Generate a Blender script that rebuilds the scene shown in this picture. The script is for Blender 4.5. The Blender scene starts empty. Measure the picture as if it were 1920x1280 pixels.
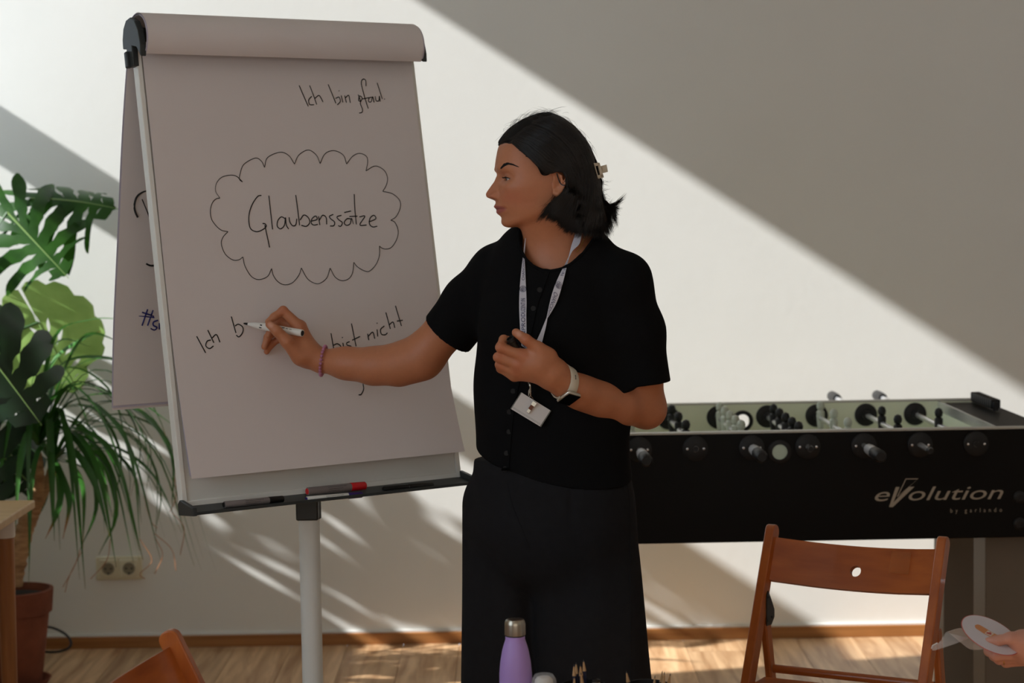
import bpy, bmesh, math, random
import numpy as np
from mathutils import Vector, Matrix, noise as mnoise
from mathutils.bvhtree import BVHTree
random.seed(7); rng = np.random.default_rng(7)
SC = bpy.context.scene
COL = SC.collection
PI = math.pi

def lin(r, g, b):
    f = lambda c: (c/12.92 if c <= .04045 else ((c+.055)/1.055)**2.4)
    return (f(r/255), f(g/255), f(b/255))

# ------------------------------------------------------------------ camera, sky, sun, exposure
F = 3733.33; PITCH = math.radians(4.15); ROLL = -.015; CAM_H = 1.526
def _rx(a):
    c, s = math.cos(a), math.sin(a); return np.array([[1,0,0],[0,c,-s],[0,s,c]])
def _rz(a):
    c, s = math.cos(a), math.sin(a); return np.array([[c,-s,0],[s,c,0],[0,0,1]])
CR = _rx(PI/2-PITCH) @ _rz(ROLL); CC = np.array([0,0,CAM_H])
cam_data = bpy.data.cameras.new('camera'); cam_data.lens = 70.0; cam_data.sensor_width = 36.0
cam_data.dof.use_dof = True; cam_data.dof.focus_distance = 4.05; cam_data.dof.aperture_fstop = 5.0
cam = bpy.data.objects.new('camera', cam_data); COL.objects.link(cam)
M = Matrix([list(r) for r in CR]).to_4x4(); M.translation = Vector(CC); cam.matrix_world = M
SC.camera = cam
vs = SC.view_settings
vs.view_transform = 'Standard'; vs.look = 'None'; vs.gamma = 1.0; vs.use_curve_mapping = False
vs.exposure = -0.06
SC.cycles.use_denoising = True
SC.cycles.max_bounces = 10; SC.cycles.diffuse_bounces = 6; SC.cycles.transparent_max_bounces = 12
SC.cycles.sample_clamp_indirect = 6.0

world = bpy.data.worlds.new('sky'); SC.world = world; world.use_nodes = True
bg = world.node_tree.nodes['Background']
bg.inputs['Color'].default_value = (.72, .86, 1.0, 1); bg.inputs['Strength'].default_value = 2.7

SUN_D = Vector((1, .22, -.66)).normalized()
sd = bpy.data.lights.new('sun', 'SUN'); sd.energy = 10.7; sd.angle = math.radians(.7); sd.color = (.985, .995, 1.0)
sun = bpy.data.objects.new('sun', sd); COL.objects.link(sun); sun.location = (-6, 4, 6)
sun.rotation_euler = SUN_D.to_track_quat('-Z', 'Y').to_euler()

def area(name, loc, target, sx, sy, power, col):
    d = bpy.data.lights.new(name, 'AREA'); d.shape = 'RECTANGLE'; d.size = sx; d.size_y = sy; d.energy = power; d.color = col
    o = bpy.data.objects.new(name, d); COL.objects.link(o); o.location = loc
    o.rotation_euler = (Vector(target)-Vector(loc)).to_track_quat('-Z', 'Y').to_euler()
    return o
area('front_fill_light', (.6, -2.85, 1.9), (.4, 6.0, 1.2), 4.6, 2.4, 35, (1.0, .93, .84))  # added soft frontal fill

# ------------------------------------------------------------------ helpers
def ray(px, py):
    return CR @ np.array([(px-960)/F, (640-py)/F, -1.0])
def P(px, py, Y):                      # point seen at a pixel, at world depth Y
    d = ray(px, py); return CC + d*(Y/d[1])
def Pz(px, py, z):
    d = ray(px, py); return CC + d*((z-CC[2])/d[2])

MATS = {}
def mat(name, col, rough=.5, metal=0.0, spec=.5, var=.05, vscale=9, bump=0.0, bscale=150, attr=None, trans=0.0, stretch=(1,1,1),
        translucent=0.0, coat=0.0, alpha=1.0, ior=1.45, col2=None, aniso_rot=None, detail=4):
    if name in MATS: return MATS[name]
    m = bpy.data.materials.new(name); m.use_nodes = True; nt = m.node_tree; N = nt.nodes; L = nt.links
    b = N['Principled BSDF']
    b.inputs['Roughness'].default_value = rough; b.inputs['Metallic'].default_value = metal
    b.inputs['Specular IOR Level'].default_value = spec; b.inputs['IOR'].default_value = ior
    b.inputs['Transmission Weight'].default_value = trans; b.inputs['Coat Weight'].default_value = coat
    b.inputs['Alpha'].default_value = alpha
    tc = N.new('ShaderNodeTexCoord'); mp = N.new('ShaderNodeMapping'); mp.inputs['Scale'].default_value = stretch
    L.new(tc.outputs['Object'], mp.inputs['Vector'])
    nz = N.new('ShaderNodeTexNoise'); nz.inputs['Scale'].default_value = vscale; nz.inputs['Detail'].default_value = detail
    L.new(mp.outputs['Vector'], nz.inputs['Vector'])
    mix = N.new('ShaderNodeMix'); mix.data_type = 'RGBA'
    c2 = col2 if col2 else tuple(min(1, c*(1+var)) for c in col)
    c1 = col if col2 else tuple(c*(1-var) for c in col)
    mix.inputs[6].default_value = (*c1, 1); mix.inputs[7].default_value = (*c2, 1)
    rm = N.new('ShaderNodeMapRange'); rm.inputs[1].default_value = .3; rm.inputs[2].default_value = .7
    L.new(nz.outputs['Fac'], rm.inputs[0]); L.new(rm.outputs[0], mix.inputs[0])
    out = mix.outputs[2]
    if attr:
        at_ = N.new('ShaderNodeAttribute'); at_.attribute_name = attr
        mu = N.new('ShaderNodeMix'); mu.data_type = 'RGBA'; mu.blend_type = 'MULTIPLY'; mu.inputs[0].default_value = 1
        L.new(out, mu.inputs[6]); L.new(at_.outputs['Color'], mu.inputs[7]); out = mu.outputs[2]
    L.new(out, b.inputs['Base Color'])
    if bump:
        n2 = N.new('ShaderNodeTexNoise'); n2.inputs['Scale'].default_value = bscale; n2.inputs['Detail'].default_value = 3
        L.new(mp.outputs['Vector'], n2.inputs['Vector'])
        bm_ = N.new('ShaderNodeBump'); bm_.inputs['Strength'].default_value = bump; bm_.inputs['Distance'].default_value = .004
        L.new(n2.outputs['Fac'], bm_.inputs['Height']); L.new(bm_.outputs['Normal'], b.inputs['Normal'])
    if translucent:
        tl = N.new('ShaderNodeBsdfTranslucent'); L.new(out, tl.inputs['Color'])
        ms = N.new('ShaderNodeMixShader'); ms.inputs[0].default_value = translucent
        L.new(b.outputs[0], ms.inputs[1]); L.new(tl.outputs[0], ms.inputs[2]); L.new(ms.outputs[0], N['Material Output'].inputs['Surface'])
    MATS[name] = m; return m

def wood(name, c1, c2, scale=(40, 40, 3), rough=.45, bump=.05, coat=0.0):
    return mat(name, c1, rough=rough, col2=c2, vscale=1.0, stretch=scale, bump=bump, bscale=3.0, coat=coat, detail=6)

class MB:
    def __init__(s): s.V = []; s.F = []; s.n = 0
    def add(s, V, Fc):
        V = np.asarray(V, float); s.V.append(V); s.F += [tuple(i+s.n for i in f) for f in Fc]; s.n += len(V); return s
    def box(s, c, size, R=None):
        h = np.array(size, float)/2
        v = np.array([[x,y,z] for x in (-1,1) for y in (-1,1) for z in (-1,1)])*h
        if R is not None: v = v @ np.asarray(R).T
        return s.add(v+np.asarray(c, float), [(0,1,3,2),(4,6,7,5),(0,4,5,1),(2,3,7,6),(0,2,6,4),(1,5,7,3)])
    def beam(s, a, b, w, d, side):      # rectangular bar from a to b: w along side, d across
        a = np.asarray(a, float); b = np.asarray(b, float); z = b-a; Ln = np.linalg.norm(z); z /= Ln
        x = np.asarray(side, float); x = x-z*(x@z); x /= np.linalg.norm(x); y = np.cross(z, x)
        return s.box((a+b)/2, (w, d, Ln), np.stack([x, y, z], 1))
    def tube(s, path, r, n=12, cap=True, flat=1.0, side=None):
        p = np.asarray(path, float); k = len(p); r = np.broadcast_to(np.asarray(r, float), (k,))
        t = np.gradient(p, axis=0); t /= np.linalg.norm(t, axis=1)[:, None]+1e-12
        u = np.asarray(side if side is not None else ([0,0,1] if abs(t[0][2]) < .9 else [1,0,0]), float)
        V = []
        for i in range(k):
            u = u-t[i]*(u@t[i]); u /= np.linalg.norm(u)+1e-12; w = np.cross(t[i], u)
            a = np.arange(n)*2*PI/n
            V.append(p[i]+r[i]*(np.cos(a)[:,None]*u+flat*np.sin(a)[:,None]*w))
        Fc = [(i*n+j, i*n+(j+1)%n, (i+1)*n+(j+1)%n, (i+1)*n+j) for i in range(k-1) for j in range(n)]
        if cap: Fc += [tuple(range(n-1, -1, -1)), tuple((k-1)*n+j for j in range(n))]
        return s.add(np.concatenate(V), Fc)
    def lathe(s, prof, n=32, c=(0,0,0), axis=None, closed=False):
        pr = np.asarray(prof, float); k = len(pr); a = np.arange(n)*2*PI/n
        V = np.concatenate([np.stack([r*np.cos(a), r*np.sin(a), np.full(n, z)], 1) for r, z in pr])
        if axis is not None:
            R = np.array(Vector((0,0,1)).rotation_difference(Vector(axis)).to_matrix()); V = V @ R.T
        Fc = [(i*n+j, i*n+(j+1)%n, (i+1)*n+(j+1)%n, (i+1)*n+j) for i in range(k-1) for j in range(n)]
        if not closed: Fc += [tuple(range(n-1, -1, -1)), tuple((k-1)*n+j for j in range(n))]
        return s.add(V+np.asarray(c, float), Fc)
    def grid(s, Pts, thick=0.0, nrm=None):      # (a,b,3) array of points; optional thickness along nrm
        Pts = np.asarray(Pts, float); a, b = Pts.shape[:2]
        q = [(i*b+j, i*b+j+1, (i+1)*b+j+1, (i+1)*b+j) for i in range(a-1) for j in range(b-1)]
        if not thick: return s.add(Pts.reshape(-1,3), q)
        if nrm is None:
            gu = np.gradient(Pts, axis=0); gv = np.gradient(Pts, axis=1); nn = np.cross(gu, gv); nn /= np.linalg.norm(nn, axis=2)[...,None]+1e-12
        else: nn = np.broadcast_to(np.asarray(nrm, float), Pts.shape)
        V = np.concatenate([Pts.reshape(-1,3), (Pts-nn*thick).reshape(-1,3)]); m = a*b
        Fc = [tuple(reversed(f)) for f in q] + [tuple(i+m for i in f) for f in q]
        edge = [j for j in range(b)]+[i*b+b-1 for i in range(1,a)]+[(a-1)*b+j for j in range(b-2,-1,-1)]+[i*b for i in range(a-2,0,-1)]
        for i in range(len(edge)):
            e, f = edge[i], edge[(i+1)%len(edge)]; Fc.append((e, f, f+m, e+m))
        return s.add(V, Fc)
    def prism(s, poly, O, X, Y, Z, depth):      # polygon in the X,Y plane extruded along Z
        poly = np.asarray(poly, float); n = len(poly); O, X, Y, Z = (np.asarray(q, float) for q in (O, X, Y, Z))
        b = O+poly[:,:1]*X+poly[:,1:]*Y; V = np.concatenate([b, b+Z*depth])
        return s.add(V, [tuple(range(n-1,-1,-1)), tuple(range(n, 2*n))]+[(i,(i+1)%n,n+(i+1)%n,n+i) for i in range(n)])
    def ball(s, c, r, n=12, R=None):
        a = np.linspace(0, PI, n//2+1)[1:-1]; r = np.broadcast_to(np.asarray(r, float), (3,))
        V = [[0,0,1]]+[[math.sin(t)*math.cos(q), math.sin(t)*math.sin(q), math.cos(t)] for t in a for q in np.arange(n)*2*PI/n]+[[0,0,-1]]
        V = np.array(V)*r
        if R is not None: V = V @ np.asarray(R).T
        k = len(a); Fc = [(0, 1+j, 1+(j+1)%n) for j in range(n)]
        Fc += [(1+i*n+j, 1+(i+1)*n+j, 1+(i+1)*n+(j+1)%n, 1+i*n+(j+1)%n) for i in range(k-1) for j in range(n)]
        Fc += [(1+k*n, 1+(k-1)*n+(j+1)%n, 1+(k-1)*n+j) for j in range(n)]
        return s.add(V+np.asarray(c, float), Fc)
    def arrays(s): return np.concatenate(s.V), s.F

WM = {}
def root_matrix(o):
    while o.parent: o = o.parent
    return WM.get(o.name, Matrix())
def obj(name, mb, m, parent=None, smooth=True, bevel=0.0, sub=0, kind=None, angle=40):
    """one mesh object; vertices are given in the frame of the thing it belongs to when that thing was made 'local', else in world space"""
    V, Fc = mb.arrays() if isinstance(mb, MB) else mb
    V = np.asarray(V, float)
    if parent is not None:
        r = parent
        while r.parent: r = r.parent
        if not r.get('_local'):
            W = np.array(root_matrix(parent).inverted()); V = V @ W[:3,:3].T + W[:3,3]
    else:
        c = (V.min(0)+V.max(0))/2; c[2] = V[:,2].min(); V = V-c
    me = bpy.data.meshes.new(name); me.from_pydata(V.tolist(), [], [tuple(int(i) for i in f) for f in Fc]); me.update()
    o = bpy.data.objects.new(name, me); COL.objects.link(o)
    if parent is not None: o.parent = parent
    else: o.location = c; WM[o.name] = Matrix.Translation(Vector(c))
    if m: me.materials.append(m)
    if smooth:
        me.polygons.foreach_set('use_smooth', [True]*len(me.polygons))
        try: me.set_sharp_from_angle(angle=math.radians(angle))
        except Exception: pass
    if bevel:
        b = o.modifiers.new('bevel', 'BEVEL'); b.width = bevel; b.segments = 2; b.limit_method = 'ANGLE'; b.angle_limit = math.radians(40)
    if sub:
        b = o.modifiers.new('sub', 'SUBSURF'); b.levels = sub; b.render_levels = sub
    if kind: o['kind'] = kind
    return o
def tag(o, label, cat, group=None):
    o['label'] = label; o['category'] = cat
    if group: o['group'] = group
    return o
def thing(name, label, cat, loc=(0,0,0), rotz=0.0, group=None, local=False):
    o = bpy.data.objects.new(name, None); COL.objects.link(o); o.empty_display_size = .05
    o.location = loc; o.rotation_euler = (0,0,rotz)
    WM[o.name] = Matrix.Translation(Vector(loc)) @ Matrix.Rotation(rotz, 4, 'Z')
    if local: o['_local'] = 1
    return tag(o, label, cat, group)
def struct(name, mb, m, parent=None, **k):
    o = obj(name, mb, m, parent, **k)
    if parent is None: o['kind'] = 'structure'
    return o
def dup(root, loc, rotz=0.0, label=None):
    r = root.copy(); COL.objects.link(r); r.location = loc; r.rotation_euler = (0,0,rotz)
    WM[r.name] = Matrix.Translation(Vector(loc)) @ Matrix.Rotation(rotz, 4, 'Z')
    if label: r['label'] = label
    for ch in list(root.children):
        c = ch.copy(); COL.objects.link(c); c.parent = r
        for g in list(ch.children):
            d = g.copy(); COL.objects.link(d); d.parent = c
    return r
def setcol(o, cols):
    a = o.data.color_attributes.new('Col', 'FLOAT_COLOR', 'POINT')
    c = np.ones((len(o.data.vertices), 4)); c[:, :3] = cols; a.data.foreach_set('color', c.ravel())
def spline(pts, n=40):
    p = np.asarray(pts, float); k = len(p)
    if k < 3: return np.array([p[0]+(p[-1]-p[0])*t for t in np.linspace(0,1,max(2,n))])
    q = np.concatenate([[2*p[0]-p[1]], p, [2*p[-1]-p[-2]]]); out = []
    for t in np.linspace(0, k-1-1e-9, n):
        i = int(t); f = t-i; a, b, c, d = q[i:i+4]
        out.append(.5*((2*b)+(-a+c)*f+(2*a-5*b+4*c-d)*f*f+(-a+3*b-3*c+d)*f**3))
    return np.array(out)
def text_mesh(body, size, shear=0.0, spacing=1.0, extrude=.0):
    c = bpy.data.curves.new('t', 'FONT'); c.body = body; c.size = size; c.shear = shear; c.space_character = spacing; c.extrude = extrude
    c.resolution_u = 4
    o = bpy.data.objects.new('t', c); COL.objects.link(o)
    dg = bpy.context.evaluated_depsgraph_get(); dg.update()
    me = bpy.data.meshes.new_from_object(o.evaluated_get(dg))
    V = np.array([v.co[:] for v in me.vertices]).reshape(-1,3); Fc = [tuple(p.vertices) for p in me.polygons]
    bpy.data.objects.remove(o); bpy.data.curves.remove(c); bpy.data.meshes.remove(me)
    return V, Fc
# ------------------------------------------------------------------ the room
X0, X1, YB, YF, ZC = -2.5, 4.6, 6.765, -3.0, 4.0
m_wall = mat('white_plaster', lin(236,235,229), rough=.9, var=.015, vscale=2.5, bump=.07, bscale=30)
m_white = mat('white_paint', lin(228,228,224), rough=.5, var=.01)
m_ceil = mat('ceiling_paint', lin(225,220,210), rough=.9, var=.01)
struct('wall_back', MB().box(((X0+X1)/2, YB+.06, ZC/2), (X1-X0+.3, .12, ZC)), m_wall)
struct('wall_right', MB().box((X1+.05, (YB+YF)/2, ZC/2), (.1, YB-YF, ZC)), m_wall)
struct('wall_front', MB().box(((X0+X1)/2, YF-.05, ZC/2), (X1-X0+.3, .1, ZC)), m_wall)
struct('ceiling', MB().box(((X0+X1)/2, (YB+YF)/2, ZC+.05), (X1-X0+.4, YB-YF+.4, .1)), m_ceil)
# left wall with one tall two-storey window beside the back corner
wy0, wy1 = 5.61, 6.69; wz0, wz1, wz2, wz3 = 1.18, 2.22, 2.38, 3.69; wt = .08
b = MB()
va, vb_, vz0, vz1 = .15, 2.5, .95, 3.4          # unseen second window, further forward, added for warm sunlit floor bounce
b.box((X0-wt/2, (YF+va)/2, ZC/2), (wt, va-YF, ZC)); b.box((X0-wt/2, (vb_+wy0)/2, ZC/2), (wt, wy0-vb_, ZC))
b.box((X0-wt/2, (va+vb_)/2, vz0/2), (wt, vb_-va, vz0)); b.box((X0-wt/2, (va+vb_)/2, (vz1+ZC)/2), (wt, vb_-va, ZC-vz1)); b.box((X0-wt/2, (wy1+YB)/2, ZC/2), (wt, YB-wy1, ZC))
b.box((X0-wt/2, (wy0+wy1)/2, wz0/2), (wt, wy1-wy0, wz0)); b.box((X0-wt/2, (wy0+wy1)/2, (wz3+ZC)/2), (wt, wy1-wy0, ZC-wz3))
struct('wall_left', b, m_wall, smooth=False)
w = struct('window_1', MB().box((X0-wt/2, (wy0+wy1)/2, (wz1+wz2)/2), (wt, wy1-wy0, wz2-wz1)), m_white, bevel=.006)
struct('window_sill', MB().box((X0+.06, (wy0+wy1)/2, wz0-.02), (.24, wy1-wy0+.04, .04)), m_white, w, bevel=.006)

w2 = struct('added_window', MB().box((X0-wt/2, (va+vb_)/2, (vz0+vz1)/2), (wt*.6, .07, vz1-vz0)), m_white, bevel=.006)
struct('window_sill', MB().box((X0+.06, (va+vb_)/2, vz0-.02), (.24, vb_-va+.04, .04)), m_white, w2, bevel=.006)
m_base = wood('baseboard_oak', lin(172,118,66), lin(146,94,48), scale=(2, 40, 60))
bl = MB().box(((X0+X1)/2, YB-.008, .019), (X1-X0, .016, .042)); struct('baseboard_back', bl, m_base, bevel=.003)
struct('trim_1', MB().box(((X0+X1)/2, YB-.004, .043), (X1-X0, .008, .007)), m_white, smooth=False)

# floor: laminate planks laid towards the back wall
fl = struct('floor', MB().box(((X0+X1)/2, (YB+YF)/2, -.057), (X1-X0, YB-YF, .09)), mat('floor_underlay', lin(110,72,40), rough=.8), smooth=False)
m_pl = bpy.data.materials.new('oak_laminate'); m_pl.use_nodes = True
nt = m_pl.node_tree; N_ = nt.nodes; L_ = nt.links; pb = N_['Principled BSDF']; pb.inputs['Roughness'].default_value = .42
tc = N_.new('ShaderNodeTexCoord'); oi = N_.new('ShaderNodeObjectInfo'); vm = N_.new('ShaderNodeVectorMath'); vm.operation = 'MULTIPLY_ADD'
vm.inputs[1].default_value = (28, 2.2, 10)
cmb = N_.new('ShaderNodeCombineXYZ'); ml = N_.new('ShaderNodeMath'); ml.operation = 'MULTIPLY'; ml.inputs[1].default_value = 37
L_.new(oi.outputs['Random'], ml.inputs[0]); L_.new(ml.outputs[0], cmb.inputs[0]); L_.new(ml.outputs[0], cmb.inputs[1])
L_.new(tc.outputs['Object'], vm.inputs[0]); L_.new(cmb.outputs[0], vm.inputs[2])
n1 = N_.new('ShaderNodeTexNoise'); n1.inputs['Scale'].default_value = 1.0; n1.inputs['Detail'].default_value = 6; n1.inputs['Distortion'].default_value = .8
L_.new(vm.outputs[0], n1.inputs['Vector'])
cr = N_.new('ShaderNodeValToRGB'); e = cr.color_ramp.elements
e[0].position = .28; e[0].color = (*lin(148,106,68),1); e[1].position = .72; e[1].color = (*lin(216,178,136),1)
L_.new(n1.outputs['Fac'], cr.inputs[0])
hs = N_.new('ShaderNodeHueSaturation'); mr = N_.new('ShaderNodeMapRange'); mr.inputs[3].default_value = .82; mr.inputs[4].default_value = 1.15
L_.new(oi.outputs['Random'], mr.inputs[0]); L_.new(mr.outputs[0], hs.inputs['Value']); L_.new(cr.outputs[0], hs.inputs['Color']); L_.new(hs.outputs[0], pb.inputs['Base Color'])
pw, plen = .192, 1.38
pm = None
for i in range(int((X1-X0)/pw)+1):
    x = X0+pw*(i+.5)
    if x > 2.6: break
    off = random.choice([.2, .55, .9, 1.2])
    y = YB-.012+off
    while y > 2.6:
        ya, yb_ = max(y-plen, 2.4), min(y, YB-.012); y -= plen
        if yb_-ya < .02: continue
        full = abs(yb_-ya-plen) < 1e-6
        if full and pm:
            o = pm.copy(); COL.objects.link(o); o.location = (x, (ya+yb_)/2, -.006); continue
        o = obj('plank', (np.array(MB().box((0,0,0), (pw-.0015, yb_-ya-.0015, .012)).arrays()[0]), MB().box((0,0,0),(1,1,1)).F), m_pl, None, smooth=False)
        o.location = (x, (ya+yb_)/2, -.012); o.parent = fl; o.matrix_parent_inverse = WM['floor'].inverted()
        if full: pm = o; 
for o in [q for q in COL.objects if q.name.startswith('plank')]: o.location.z = -.012; o.parent = fl; o.matrix_parent_inverse = WM['floor'].inverted()

# double wall socket
sp = P(224, 1064, YB)
t = thing('wall_socket', 'ivory double wall socket low on the white wall above the skirting', 'socket', (sp[0], YB, sp[2]))
m_iv = mat('ivory_plastic', lin(226,218,190), rough=.35, var=.02); m_dk = mat('dark_plastic', lin(34,34,34), rough=.4)
obj('frame', MB().box((sp[0], YB-.005, sp[2]), (.158, .010, .082)), m_iv, t, bevel=.004)
for s in (-1, 1):
    cx = sp[0]+s*.0355
    ins = MB().box((cx, YB-.011, sp[2]), (.062, .006, .062)); o = obj('socket_insert', ins, m_iv, t, bevel=.003)
    obj('socket_well', MB().lathe([(.0205,.0),(.0205,.0045),(.019,.0045),(.018,.001)], 28, (cx, YB-.0135, sp[2]), (0,-1,0)), mat('ivory_well', lin(150,142,120), rough=.4), o)
    for q in (-1, 1): obj('socket_hole', MB().lathe([(.0032,0),(.0032,.003)], 12, (cx+q*.0095, YB-.0145, sp[2]), (0,-1,0)), m_dk, o)
    obj('earth_clip', MB().box((cx, YB-.017, sp[2]-.017), (.006, .004, .006)), m_dk, o)

# ------------------------------------------------------------------ flip chart
TL = np.array([-.804, 4.327, 1.873]); FY, FL = .596, .182
FU = np.array([math.cos(FY), math.sin(FY), 0]); _n = np.array([math.sin(FY), -math.cos(FY), 0])
FV = np.array([0,0,-1])*math.cos(FL)+_n*math.sin(FL); FN = np.cross(FV, FU)
def B(u, v, n=0.0): return TL+FU*u+FV*v+FN*n
def bpx(px, py, n=0.0):
    d = ray(px, py); o = TL+FN*n; t = ((o-CC)@FN)/(d@FN); return CC+d*t
m_board = mat('whiteboard_enamel', lin(222,220,212), rough=.3, var=.01)
m_edge = mat('pale_grey_frame', lin(232,230,222), rough=.4, var=.02)
m_grey = mat('anthracite_plastic', lin(48,52,52), rough=.45, var=.05)
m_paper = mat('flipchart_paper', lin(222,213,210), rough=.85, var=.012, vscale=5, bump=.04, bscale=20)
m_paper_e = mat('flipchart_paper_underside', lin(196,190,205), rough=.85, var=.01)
m_ink = mat('black_marker_ink', lin(16,16,18), rough=.6); m_blue = mat('blue_marker_ink', lin(30,34,110), rough=.6)
fx = B(.35, .9, -.06)
fc = thing('flipchart', 'flip chart easel with handwritten paper sheets beside the woman in black', 'flip chart', (fx[0], fx[1], 0))
BX = np.stack([FU, FV, FN], 1)
obj('board_panel', MB().box(B(.35, .51, -.008), (.69, 1.0, .014), BX), m_board, fc, smooth=False)
for u0 in (.006, .694): obj('side_rail', MB().box(B(u0, .52, -.009), (.012, 1.0, .024), BX), m_edge, fc, bevel=.002)
obj('bottom_rail', MB().box(B(.35, 1.005, -.009), (.70, .02, .022), BX), m_edge, fc, bevel=.002)
# tray: shelf with a raised front lip and wedge ends
prof = [(1.006,-.012),(1.006,.0),(1.0225,.054),(1.0215,.057),(1.0215,.060),(1.0285,.060),(1.020,-.012)]
obj('pen_tray', MB().prism([(n, v) for v, n in prof], B(-.004,0,0), FN, FV, FU, .708), m_grey, fc, smooth=False, bevel=.0015)
for u0 in (-.006, .696):
    obj('tray_end_cap', MB().prism([(-.012,1.0),(-.012,1.024),(.061,1.030),(.061,1.013),(.0,.992)], B(u0,0,0), FN, FV, FU, .010), m_grey, fc, smooth=False, bevel=.0015)
# top clip with dark end cheeks
th = np.linspace(0, 2*PI, 25)[:-1]
for u0 in (-.010, .694):
    cheek = [(.045,.045),(.050,.02),(.046,-.012),(.032,-.036),(.010,-.049),(-.012,-.048),(-.030,-.034),(-.040,-.012),(-.042,.008),(-.025,.012),(-.018,.055),(.004,.056),(.006,.012),(.028,.020)] if u0 < 0 else [(.047,.040),(.050,.02),(.046,-.012),(.032,-.036),(.010,-.049),(-.012,-.048),(-.030,-.034),(-.040,-.012),(-.042,.004),(.028,.010)]
    obj('clip_cheek', MB().prism(cheek, B(u0,0,0), FN, FV, FU, .014), m_grey, fc, smooth=False, bevel=.002)
obj('clip_bar', MB().box(B(.35, -.012, .010), (.69, .030, .016), BX), m_grey, fc, bevel=.004)
obj('clip_lever', MB().box(B(-.012, .038, -.016), (.012, .036, .014), BX), m_grey, fc, bevel=.003)
# hanging pad sheets: flat above, curling out at the foot
def sheet_pts(u0, u1, off, curl, vend, nv=60, nu=24):
    A = np.zeros((nv, nu, 3))
    for i, v in enumerate(np.linspace(-.015, vend, nv)):
        q = max(0, (v-.60)/.35)
        for j, u in enumerate(np.linspace(u0, u1, nu)):
            s = j/(nu-1)
            n = off + curl*q*q*(1+.45*(s-.3)) + .0015*math.sin(v*9+u*7)*min(1, v*4)
            A[i, j] = B(u, v, n)
    return A
for k, (u0, u1, off, curl, vend) in enumerate([(.0135,.688,.0040,.020,.944),(.013,.689,.0052,.024,.947),(.0125,.69,.0064,.028,.951)]):
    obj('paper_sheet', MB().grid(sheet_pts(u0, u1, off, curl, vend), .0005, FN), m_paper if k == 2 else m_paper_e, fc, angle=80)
def paper_n(u, v):
    q = max(0, (v-.60)/.35); s = (u-.0125)/.6775
    return .0064+.028*q*q*(1+.45*(s-.3))+.0015*math.sin(v*9+u*7)*min(1, v*4)
def on_paper(px, py, lift=.0008):
    n = .008
    for _ in range(4):
        p = bpx(px, py, n)-TL; n = paper_n(p@FU, p@FV)+lift
    return bpx(px, py, n)
# turned-over sheets: a roll over the top, then hanging down behind
hx = np.array([-_n[0], -_n[1], 0])
def over_profile(r, drop):
    pts = []
    for a in np.linspace(-52, 182, 30):
        a_ = math.radians(a); pts.append(FN*(.012+r*math.cos(a_))+FV*(-.004-r*math.sin(a_)*1.02))
    last = pts[-1]
    for d in np.linspace(.02, drop, 26)[0:]:
        pts.append(last+np.array([0,0,-1])*d+hx*(.19*d-.03*max(0,d-.6)+.003*math.sin(d*11)))
    return np.array(pts)
m_rollp = m_paper
for k, (r, drop, ua, ub) in enumerate([(.0475,.80,.0035,.694),(.0500,.805,.0015,.697),(.0525,.81,.004,.692)]):
    pr = over_profile(r, drop)
    A = TL+pr[:,None,:]+FU*np.linspace(ua, ub, 12)[None,:,None]
    A[30:] += (hx*.010)[None,None,:]*np.sin(np.linspace(0,PI,len(pr)-30))[:,None,None]*(1+.3*k)
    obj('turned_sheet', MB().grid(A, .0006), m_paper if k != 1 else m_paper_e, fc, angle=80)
back_pr = over_profile(.0475, .80)
# pole, collar, tripod foot
pc = Pz(583, 1000, .82); pd = 4.45; pt = P(581, 962, pd); pb_ = P(585, 1280, pd)
px_, py_ = (pt[0]+pb_[0])/2, pd
obj('collar', MB().lathe([(.020,0),(.0275,0),(.0275,.040),(.020,.040)], 28, (px_, py_, pt[2]-.012)), m_grey, fc, bevel=.002)
obj('pole', MB().lathe([(.0237,.06),(.0237,pt[2]+.01)], 32, (px_, py_, 0)), mat('pale_grey_tube', lin(226,229,225), rough=.35, var=.02), fc)
obj('pole_bracket', MB().box((px_, py_-.02, pt[2]+.05), (.05,.05,.12)), m_grey, fc, bevel=.004)
obj('base_hub', MB().lathe([(.045,.03),(.05,.04),(.05,.075),(.03,.09)], 28, (px_, py_, 0)), m_grey, fc)
for a in (30, 150, 270):
    d = np.array([math.cos(math.radians(a)), math.sin(math.radians(a)), 0])
    obj('leg', MB().beam(np.array([px_,py_,.055])+d*.03, np.array([px_,py_,.018])+d*.36, .03, .022, (0,0,1)), m_grey, fc, bevel=.004)

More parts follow.
